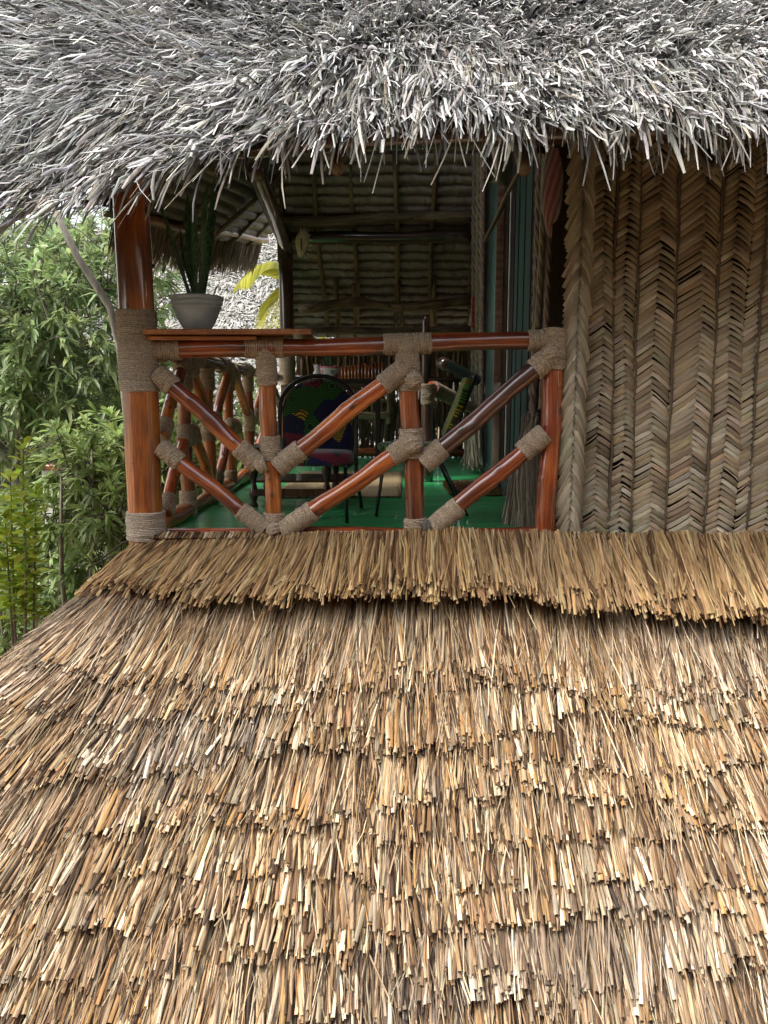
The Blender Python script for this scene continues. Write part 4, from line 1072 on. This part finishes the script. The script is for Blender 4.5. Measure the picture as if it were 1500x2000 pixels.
mb=MB(); lathe(mb,(pb.x-.13,7.9,tz),[(0,0),(.05,0),(.055,.03),(.04,.07),(.025,.09),(.035,.11),(.03,.135),(0,.15)],18,(.75,.73,.68)); mb.build('body',M['ceramic'],wb)
mb=MB(); tube(mb,[(pb.x-.12,7.9,tz+.10),(pb.x-.09,7.9,tz+.15)],[.012,.004],6,(.75,.73,.68)); tube(mb,[(pb.x-.145,7.9,tz+.11),(pb.x-.17,7.9,tz+.15)],[.012,.004],6,(.75,.73,.68)); mb.build('ear',M['ceramic'],wb)
# driftwood bench painted white
bn=thing('white_bench','rough white painted log bench at the far end behind the dark table','bench',(.05,8.5,FLOOR))
o=log('seat',[P(680,812,8.45),P(764,811,8.45)],.042,'white_bench' if False else 'raw_pole',bn,c=(2.6,2.7,2.8),lump=.08)
o=log('upright',[P(760,828,8.45),P(762,758,8.45)],.035,'raw_pole',bn,c=(2.5,2.6,2.7),lump=.1)
log('leg',[P(684,885,8.5),P(686,812,8.5)],.035,'raw_pole',bn); log('leg',[P(756,885,8.5),P(758,815,8.5)],.035,'raw_pole',bn)
log('shelf_log',[P(690,785,8.6),P(765,783,8.6)],.025,'raw_pole',bn,c=(1.6,1.4,1.2))
# back railing and screen of twigs
br=thing('twig_screen','rustic screen of upright twigs and short stakes closing the far end of the veranda','screen',(0,9.1,FLOOR))
for k in range(34):
    x=-.95+k*.062+random.uniform(-.012,.012); zt=random.uniform(.42,.62); 
    log('twig',[(x,9.12,FLOOR),(x+random.uniform(-.04,.04),9.12,zt)],random.uniform(.014,.026),'raw_pole',br,seg=7,lump=.15,bend=.03,n=8,c=(1.1,.95,.75))
for k in range(15):
    x=P(655+k*6.6,740,8.75).x; mb=MB(); tube(mb,[(x,8.75,zat(752,8.75)),(x,8.75,zat(712+random.uniform(-5,4),8.75))],.017,8,(1,1,1),seed=k); mb.build('stake',M['varnish_orange'],br)
log('rail',[(-1.05,9.02,.22),(1.05,9.02,.2)],.03,'varnish_dark',br); log('rail',[P(640,752,8.75),P(775,752,8.75)],.02,'varnish_dark',br); log('rail',[(-1.05,9.0,FLOOR+.06),(1.05,9.0,FLOOR+.06)],.05,'varnish',br,c=(.7,.6,.6))
bundle('dry_fringe',None,(0,9.2,.45),((-.9,9.15,FLOOR+.05),(1.0,9.15,FLOOR+.05)),10,5,parent=br)
n=1500
A=simple_fringe('dry_leaves',(-1.0,9.2,.62),(1.05,9.2,.62),.6,1300,[(.36,.25,.14),(.28,.19,.11),(.44,.33,.2)],M['weave'],br,(0,-.2),seed=11,w=(.01,.025))
B=simple_fringe('dry_leaves',(-.9,9.15,-.05),(1.0,9.15,-.05),.62,900,[(.26,.21,.15),(.18,.14,.1),(.34,.28,.2)],M['weave'],br,(0,-.2),seed=12,w=(.01,.022))
# rope bound rail stub beside the door wall
rs=thing('rope_bound_post','dark post with a rope bound top and slanting rope bound arm beside the door wall','post',(P(838,870,6.4).x,6.4,FLOOR))
pt=P(836,752,6.4); q=log('post',[(pt.x,6.4,FLOOR),(pt.x,6.4,pt.z)],.05,'varnish_dark',rs,c=(.5,.5,.6)); wrap('rope_wrap',(pt.x,6.4,zat(790,6.4)),(pt.x,6.4,pt.z+.01),.056,q,c=(.3,.25,.18))
q=log('arm',[P(842,755,6.4),P(925,800,6.9)],.05,'varnish',rs,c=(.5,.4,.4)); wrap('rope_wrap',P(846,758,6.4),P(884,778,6.65),.056,q,c=(.2,.155,.11))
q=log('arm',[P(862,708,6.6),P(930,742,7.1)],.05,'varnish_dark',rs,c=(.5,.5,.5))

# ------------------------------------------------------------------ neighbouring roof and palm
nb=thing('neighbour_roof_house','pale grey thatched neighbouring roof seen through the gap left of the far post','house',(-4.0,16,GZ))
def nz(Y): return -.7+ .68*(Y-13.2)
n=17000; x=rng.uniform(-8.5,.5,n); y=rng.uniform(13.2,20.5,n); K=3; CP=np.zeros((n,K,3)); az=rng.normal(0,.5,n); L=rng.uniform(.15,.36,n)
for k in range(K):
    t=k/(K-1); X=x-np.sin(az)*L*t; Y=y-np.cos(az)*L*t; CP[:,k]=np.stack([X,Y,nz(Y)+.10*vnoise(X*1.2,Y*1.4,3)+.03+.07*t],-1)
nr_=fast_mesh('roof',*strands(CP,rng.uniform(.02,.05,n)[:,None]*np.array([1,1,.5])[None],np.tile([[0.,-.5,.85]],(n,1)),pick([(.34,.33,.30),(.25,.24,.22),(.42,.41,.38),(.15,.14,.13)],n,[.35,.25,.25,.15]),seed=4),M['grey_thatch'],nb)
p=grid_part(*np.meshgrid(np.array([-8.6,.6]),np.array([13.1,20.6])),np.array([[nz(13.1)-.03]*2,[nz(20.6)-.03]*2]),(6,6,5.6)); fast_mesh('roof_bed',*p,M['undergrey'],nr_)
mb=MB(); box(mb,(-8.0,13.9,GZ),(.2,20,nz(14)-.3)); mb.build('wall',M['coir'],nb,False)
def palm_frond(mb,root,tip,sag,leafL,n=34,wid=.03,seed=0,tintv=.5):
    root=Vector(root);tip=Vector(tip); pts=[]
    for i in range(n+1):
        s=i/n; p=root.lerp(tip,s); p.z+=sag*math.sin(PI*s); pts.append(p)
    tube(mb,pts,[.022*(1-.8*i/n) for i in range(n+1)],6,(.9,.9,.9))
    for i in range(2,n+1):
        t=(pts[min(i+1,n)]-pts[i-1]).normalized(); u=t.cross(Vector((0,0,1))).normalized(); s=i/n
        for sg in (-1,1):
            l=leafL*math.sin(PI*(.12+.8*s)); d=(t*.75+u*sg*.8).normalized(); a=pts[i]; b=a+d*l*.5+Vector((0,0,-.10*l)); c=a+d*l+Vector((0,0,-.45*l)); w_=wid*(1-.3*s); wv=t*w_*.5+Vector((0,0,w_*.35))
            cc=random.uniform(.6,1.1)
            mb.add([a-wv*.5,a+wv*.5,b+wv,b-wv,c+wv*.15,c-wv*.15],[(0,1,2,3),(3,2,4,5)],(cc,cc,cc))
pm=thing('palm_tree','young yellow green palm with arching fronds beside the far corner post','palm',(-1.2,11.6,GZ))
crown=P(590,560,11.5)
log('trunk',[(-1.2,11.6,GZ),crown],.09,'raw_pole',pm)
for i,(tx,ty,d,sg,l) in enumerate(((468,552,11.0,.28,.50),(520,668,10.8,.30,.50),(640,560,12.6,.4,.5),(640,690,11.6,.3,.5))):
    mb=MB(); palm_frond(mb,crown,P(tx,ty,d),sg,l,seed=i,wid=.075); mb.build('frond',M['palm'],pm)

# ------------------------------------------------------------------ trees
def leaves_mesh(pos, dirs, up, L, Wd, droop):
    n=len(pos); side=np.cross(dirs,up); side/=np.linalg.norm(side,axis=1,keepdims=True)+1e-9; nm=np.cross(side,dirs)
    def pt(t,a,b): return pos+dirs*(L*t)[:,None]+side*(Wd*a)[:,None]+nm*(Wd*b)[:,None]+np.array([0,0,-1.])*(L*droop*t*t)[:,None]
    one=np.ones(n)
    V=np.stack([pt(0*one,0,0),pt(.3*one,-.5,.14),pt(.3*one,0,0),pt(.3*one,.5,.14),pt(.7*one,-.38,.1),pt(.7*one,0,0),pt(.7*one,.38,.1),pt(one,0,0)],1)
    i=np.arange(n)[:,None]*8
    Q=np.concatenate([i+np.array([[0,1,2,2]]),i+np.array([[0,2,3,3]])]) 
    tri=np.concatenate([i+np.array([[0,2,1]]),i+np.array([[0,3,2]]),i+np.array([[4,5,7]]),i+np.array([[5,6,7]])])
    quad=np.concatenate([i+np.array([[1,2,5,4]]),i+np.array([[2,3,6,5]])])
    return V.reshape(-1,3),tri,quad
def leaf_object(name, pos, dirs, L, Wd, droop, tint, mk, parent):
    up=np.tile([[0,0,1.]],(len(pos),1))+rng.normal(0,.35,(len(pos),3))
    V,tri,quad=leaves_mesh(pos,dirs,up,L,Wd,droop)
    me=bpy.data.meshes.new(name); me.vertices.add(len(V)); me.vertices.foreach_set('co',V.astype(np.float32).ravel())
    lv=np.concatenate([tri.ravel(),quad.ravel()]).astype(np.int32); me.loops.add(len(lv)); me.loops.foreach_set('vertex_index',lv)
    tot=np.concatenate([np.full(len(tri),3),np.full(len(quad),4)]).astype(np.int32); st_=np.concatenate([[0],np.cumsum(tot)[:-1]]).astype(np.int32)
    me.polygons.add(len(tot)); me.polygons.foreach_set('loop_start',st_); me.polygons.foreach_set('loop_total',tot); me.polygons.foreach_set('use_smooth',np.ones(len(tot),bool))
    me.update(calc_edges=True); set_attr(me,np.repeat(tint,8,0),V); me.materials.append(M[mk]); return link(name,me,parent)
def crown_whorls(blobs, nw, per, L, Wd, droop, parent, mk, spread=.9, bright=(.6,1.3), branch_from=None, twigmat='darktrunk'):
    """whorls of leaves at twig ends spread through the blobs' volume"""
    pos=[];dr=[];LL=[];tt=[]; wh=[]
    wsum=sum(b[1][0]*b[1][1]*b[1][2] for b in blobs)
    for c,rad in blobs:
        k=int(nw*(rad[0]*rad[1]*rad[2])/wsum)
        for _ in range(k):
            d=Vector((random.gauss(0,1),random.gauss(0,1),random.gauss(0,1))).normalized(); r=random.random()**.45
            p=Vector(c)+Vector((d.x*rad[0],d.y*rad[1],d.z*rad[2]))*r
            ax=(d+Vector((0,0,.25))+Vector((random.gauss(0,.35),random.gauss(0,.35),random.gauss(0,.35)))).normalized(); wh.append((p,ax,Vector(c)))
            u,w_=frame(ax); b=random.uniform(*bright); m=per+random.randint(-2,3)
            for q in range(m):
                a=q*2.4+random.uniform(-.3,.3); e=random.uniform(.25,1.15)*spread
                dd=(ax*math.cos(e)+(u*math.cos(a)+w_*math.sin(a))*math.sin(e)).normalized()
                pos.append(p-ax*random.uniform(0,.05)); dr.append(dd); LL.append(random.uniform(.65,1.15)*L); tt.append(b*random.uniform(.85,1.15))
    pos=np.array([p[:] for p in pos]); dr=np.array([p[:] for p in dr]); LL=np.array(LL); tt=np.array(tt)
    tint=np.stack([tt*rng.uniform(.9,1.15,len(tt)),tt,tt*rng.uniform(.8,1.1,len(tt))],1)
    cr=leaf_object('crown',pos,dr,LL,LL*Wd,droop,np.clip(tint,0,1.6),mk,parent)
    mb=MB()
    for p,ax,c in wh[::2]:
        tube(mb,[p-ax*.32+Vector((0,0,-.08)),p-ax*.12,p],[.007,.005,.003],4,cap=False)
    tag(mb.build('twigs',M[twigmat],cr),kind='stuff'); return cr
def limb(mb,pts,r0,r1,seg=9):
    n=len(pts); tube(mb,pts,[r0+(r1-r0)*i/(n-1) for i in range(n)],seg,lump=.06,seed=random.uniform(0,9))
# the tree whose pale limb crosses the gap
t1=thing('mango_tree','large mango tree with a pale slanting limb behind the left corner post','tree',(-3.6,8.2,GZ))
mb=MB()
limb(mb,[P(100,395,7.0),P(150,500,7.1),P(215,600,7.2),P(235,680,7.3),P(250,820,7.4),Vector((-2.9,7.6,-2.0)),Vector((-3.1,7.8,GZ))],.026,.055)
limb(mb,[P(235,680,7.3),P(280,560,7.5),P(330,480,7.8),P(360,420,8.2)],.02,.012)
limb(mb,[P(100,395,7.0),P(60,330,7.0)],.026,.018)
limb(mb,[Vector((-3.05,7.7,-2.4)),Vector((-4.2,8.6,-.8)),Vector((-5.2,9.2,.8))],.09,.04); 
mb.build('trunk',M['trunk'],t1)
def B(x,y,d,rx,ry,rz): return (tuple(P(x,y,d)),(rx,ry,rz))
crown_whorls([B(40,560,8.4,1.0,.9,.75),B(120,640,8.0,.9,.8,.7),B(10,760,8.2,1.2,.9,.8),B(140,790,8.3,.9,.8,.6),B(200,520,8.8,.8,.8,.55),B(20,470,9.5,.9,.8,.4),B(285,570,9.6,.45,.8,.9),B(-120,600,8.8,1.4,1.,1.1),B(40,455,9.8,1.3,.8,.36),B(210,470,10,.6,.7,.3)],1750,9,.19,.20,.35,t1,'leaf')
t2=thing('mango_tree','dark leafy tree standing far back behind the slanting limb','tree',(-7,13,GZ))
mb=MB(); limb(mb,[(-6.5,13.5,GZ),(-6.4,13.4,-1.5),(-6,13.2,.6)],.16,.07); limb(mb,[(-6.4,13.4,-1.5),(-5,13,.5)],.09,.04); mb.build('trunk',M['darktrunk'],t2)
crown_whorls([((-6.2,13.3,.4),(2.4,1.2,1.7)),((-4.6,12.2,-.8),(1.6,1.0,1.3)),((-7.6,12.6,-1.0),(2,1,1.6)),((-3.9,12.6,-.2),(1.0,.7,1.0)),((-8.6,12.6,.6),(1.6,.8,1.6)),((-5.4,12.4,-2.0),(2.4,.8,1.2))],2300,8,.26,.22,.3,t2,'leaf',bright=(.4,1.0))
t3=thing('leafy_shrub','bushy shrub with whorls of long pale green leaves beside the left corner post','shrub',(-2.6,6.2,GZ))
mb=MB(); 
for tx,ty in ((180,880),(120,930),(215,960),(260,900)): limb(mb,[Vector((-2.75,6.5,GZ)),P(tx,ty+180,6.4),P(tx,ty,6.1)],.03,.01,6)
mb.build('stem',M['trunk'],t3)
crown_whorls([B(170,900,6.3,.42,.45,.40),B(215,985,6.1,.36,.4,.33),B(120,1000,6.5,.40,.4,.30),B(235,860,6.6,.3,.4,.3),B(320,900,6.6,.5,.4,.5),B(180,1080,6.6,.4,.4,.3)],330,9,.165,.21,.3,t3,'leaf_bright',bright=(.6,1.3))
t4=thing('leafy_shrub','thicket of green shrub seen through the side railing poles','shrub',(-2.6,8.0,GZ))
mb=MB(); limb(mb,[(-2.6,8.0,GZ),(-2.4,8.0,-1.6),(-2.2,8.0,-.6)],.05,.02); mb.build('stem',M['darktrunk'],t4)
crown_whorls([((-2.2,7.6,-.6),(.75,1.0,.85)),((-2.1,9.3,-.5),(.8,.9,1.0)),((-2.7,8.5,-1.7),(1.2,1,1.0)),((-1.9,10.6,-.9),(.9,.7,1.1)),((-3.0,9.8,-.6),(1.1,.8,1.3)),((-2.0,5.7,-1.2),(.3,.8,.5)),((-2.3,9.6,-.05),(1.0,.8,.50)),((-3.4,10.4,0),(1.0,.8,.6))],1100,9,.19,.22,.3,t4,'leaf_bright',bright=(.45,1.15))
# lime green upright shrub at the left edge
t5=thing('lime_shrub','upright shrub with small lime green leaves at the left edge of the picture','shrub',(-2.45,5.3,GZ))
pos=[];dr=[];L_=[];mb=MB()
for k,(tx,ty,bx0) in enumerate(((45,865,50),(20,930,30),(70,960,65),(10,1010,25),(50,1020,50),(-20,900,-10))):
    top=P(tx,ty,5.2+.1*math.sin(k)); bot=P(bx0,1260,5.25); limb(mb,[bot,bot.lerp(top,.5),top],.010,.004,5)
    m=70 if k else 90
    for i in range(m):
        s=.2+.8*i/m; p=bot.lerp(top,s); a=i*2.4; d=Vector((math.cos(a)+random.gauss(0,.3),math.sin(a)+random.gauss(0,.3),random.gauss(.35,.35) if s<.95 else 1.2)).normalized(); pos.append((p+d*.01)[:]); dr.append(d[:]); L_.append(random.uniform(.075,.12))
    limb(mb,[bot,Vector((-2.45,5.3,GZ))],.010,.012,5)
mb.build('stem',M['trunk'],t5); L_=np.array(L_); n=len(L_); b=rng.uniform(.55,1.4,(n,1))*rng.uniform(.85,1.1,(n,3))
leaf_object('leaves',np.array(pos),np.array(dr),L_,L_*.5,.2,b,'leaf_lime',t5)
t8=thing('leafy_shrub','low dense green shrub growing in front of the white garden wall','shrub',(-3.6,7.4,GZ))
crown_whorls([B(60,1090,7.2,.8,.6,.36),B(150,1130,7.0,.7,.6,.3),B(-30,1030,7.6,.9,.6,.45),B(60,1230,6.8,1.0,.6,.3)],420,9,.17,.24,.3,t8,'leaf',bright=(.7,1.4))
mb=MB(); limb(mb,[P(60,1100,7.2),Vector((-3.6,7.4,GZ))],.02,.04,6); mb.build('stem',M['darktrunk'],t8)
# low plants near the ground at the lower left
t6=thing('low_shrub','low green shrub on the ground at the far lower left','shrub',(-3.2,6.6,GZ))
crown_whorls([B(5,1195,6.0,.28,.3,.22),B(-60,1150,6.3,.5,.4,.4),B(-40,1290,5.8,.5,.4,.4)],110,9,.09,.45,.2,t6,'leaf_bright',bright=(.8,1.4))
mb=MB(); limb(mb,[P(5,1200,6.0),Vector((-3.2,6.6,GZ))],.01,.02,6); mb.build('stem',M['trunk'],t6)
t7=thing('bare_sapling','thin leafless sapling with pale forked twigs at the left edge','sapling',(-3.0,6.3,GZ))
mb=MB(); j=P(35,900,5.9)
limb(mb,[Vector((-3.0,6.0,GZ)),P(-10,1100,5.9),P(-5,960,5.9),j],.012,.007,6)
for (x,y) in ((0,860),(70,835),(115,818),(95,850),(35,800),(130,845),(20,780)): limb(mb,[j,P((35+x)/2+5,(900+y)/2,5.9),P(x,y,5.85)],.006,.0025,5)
mb.build('stem',M['trunk'],t7)
# many low broad leaves as ground cover
n=9000; x=-rng.uniform(1.6,12,n); y=rng.uniform(4.5,16,n); keep=(vnoise(x*.8,y*.8,3)+rng.normal(0,.3,n))>.05; x=x[keep];y=y[keep];n=len(x)
z=GZ+vnoise(x*.35,y*.3,2)*.12+np.clip((-x-3)*.10,0,1.5)
d=rng.normal(0,1,(n,3)); d[:,2]=np.abs(d[:,2])*.8+.2; d/=np.linalg.norm(d,axis=1,keepdims=True); b=rng.uniform(.5,1.3,(n,1))*np.ones((1,3)); Lg=rng.uniform(.10,.34,n)
o=leaf_object('ground_cover',np.stack([x,y,z+rng.uniform(0,.1,n)],-1),d,Lg,Lg*.3,.4,b,'leaf_bright',None); tag(o,kind='stuff')
# distant wood closing the view
for k,(x,y,h,r,lab) in enumerate(((-12,22,1.0,3.2,'broad dark tree in the distance at the left edge'),(-8,24,-.2,3.0,'rounded distant tree behind the dark leafy tree'),(-17,27,2.0,4.0,'tallest distant tree beyond the far left edge'))):
    tr=thing('distant_tree',lab,'tree',(x,y,GZ),group='distant trees')
    mb=MB(); limb(mb,[(x,y,GZ),(x+.2,y,h-.6),(x+.4,y,h+.5)],.25,.08); mb.build('trunk',M['darktrunk'],tr)
    crown_whorls([((x,y,h-.6),(r,1.6,r*.7)),((x-1,y-.6,h-2.2),(r*.9,1.5,1.5))],330,9,.5,.3,.3,tr,'leaf',bright=(.5,1.0))
gh=thing('sky_blocker_house','unseen thatched house shape added behind the camera to block low sky light','house',(0,-4,GZ))  # unseen house added behind the camera to cut low sky light
xg=np.linspace(-7,9,60); yg=np.linspace(-1.0,-5.5,30); XX,YY=np.meshgrid(xg,yg); ZZ=1.7+(-1.0-YY)*.95+.05*vnoise(XX*2,YY*3,2)+.04*np.sin(YY*24)
fast_mesh('roof',*grid_part(XX,YY,ZZ,(4,3.8,3.4)),M['undergrey'],gh)
mb=MB(); box(mb,(-6.5,-5,GZ),(8.5,-1.6,1.9)); mb.build('wall',M['coir'],gh,False)
mb=MB(); box(mb,(-6.5,-1.59,-1.75),(8.5,-.25,-1.6)); mb.build('sky_blocker_floor',M['dark_board'],gh,False)
for k,(x,y,h,r) in enumerate(((-12,-8,2.4,4.2),(0,-13,4.2,5.2),(12,-8,3.4,4.6),(14,0,3.8,4.8))):  # unseen trees added around the camera, also holding back low sky light
    tr=thing('sky_blocker_tree',('wide','tall','round','broad')[k]+' unseen tree added to block low sky light','tree',(x,y,GZ),group='unseen trees added to block low sky')
    mb=MB(); limb(mb,[(x,y,GZ),(x+.2,y,h-.6),(x+.4,y,h+.5)],.25,.08); mb.build('trunk',M['darktrunk'],tr)
    crown_whorls([((x,y,h),(r,1.8,r*.8)),((x-1,y-.6,h-3.2),(r*.9,1.5,2.5))],500,8,.8,.4,.3,tr,'leaf',bright=(.5,1.0))
# white wall fragment glimpsed through the shrubs
wl=thing('white_wall','low white garden wall with a tan coping glimpsed through the shrubs at the left','wall',(-4.4,10,GZ))
mb=MB(); a=P(88,918,10.5); b=P(110,990,10.5); box(mb,(a.x-.05,10.5,GZ-.1),(b.x+.02,10.65,a.z),bev=.01); mb.build('wall_body',M['wallwash'],wl,False)
mb=MB(); box(mb,(a.x-.08,10.46,a.z+.001),(b.x+.05,10.69,a.z+.07),(1,1,1),bev=.01); mb.build('coping',M['plank'],wl,False)
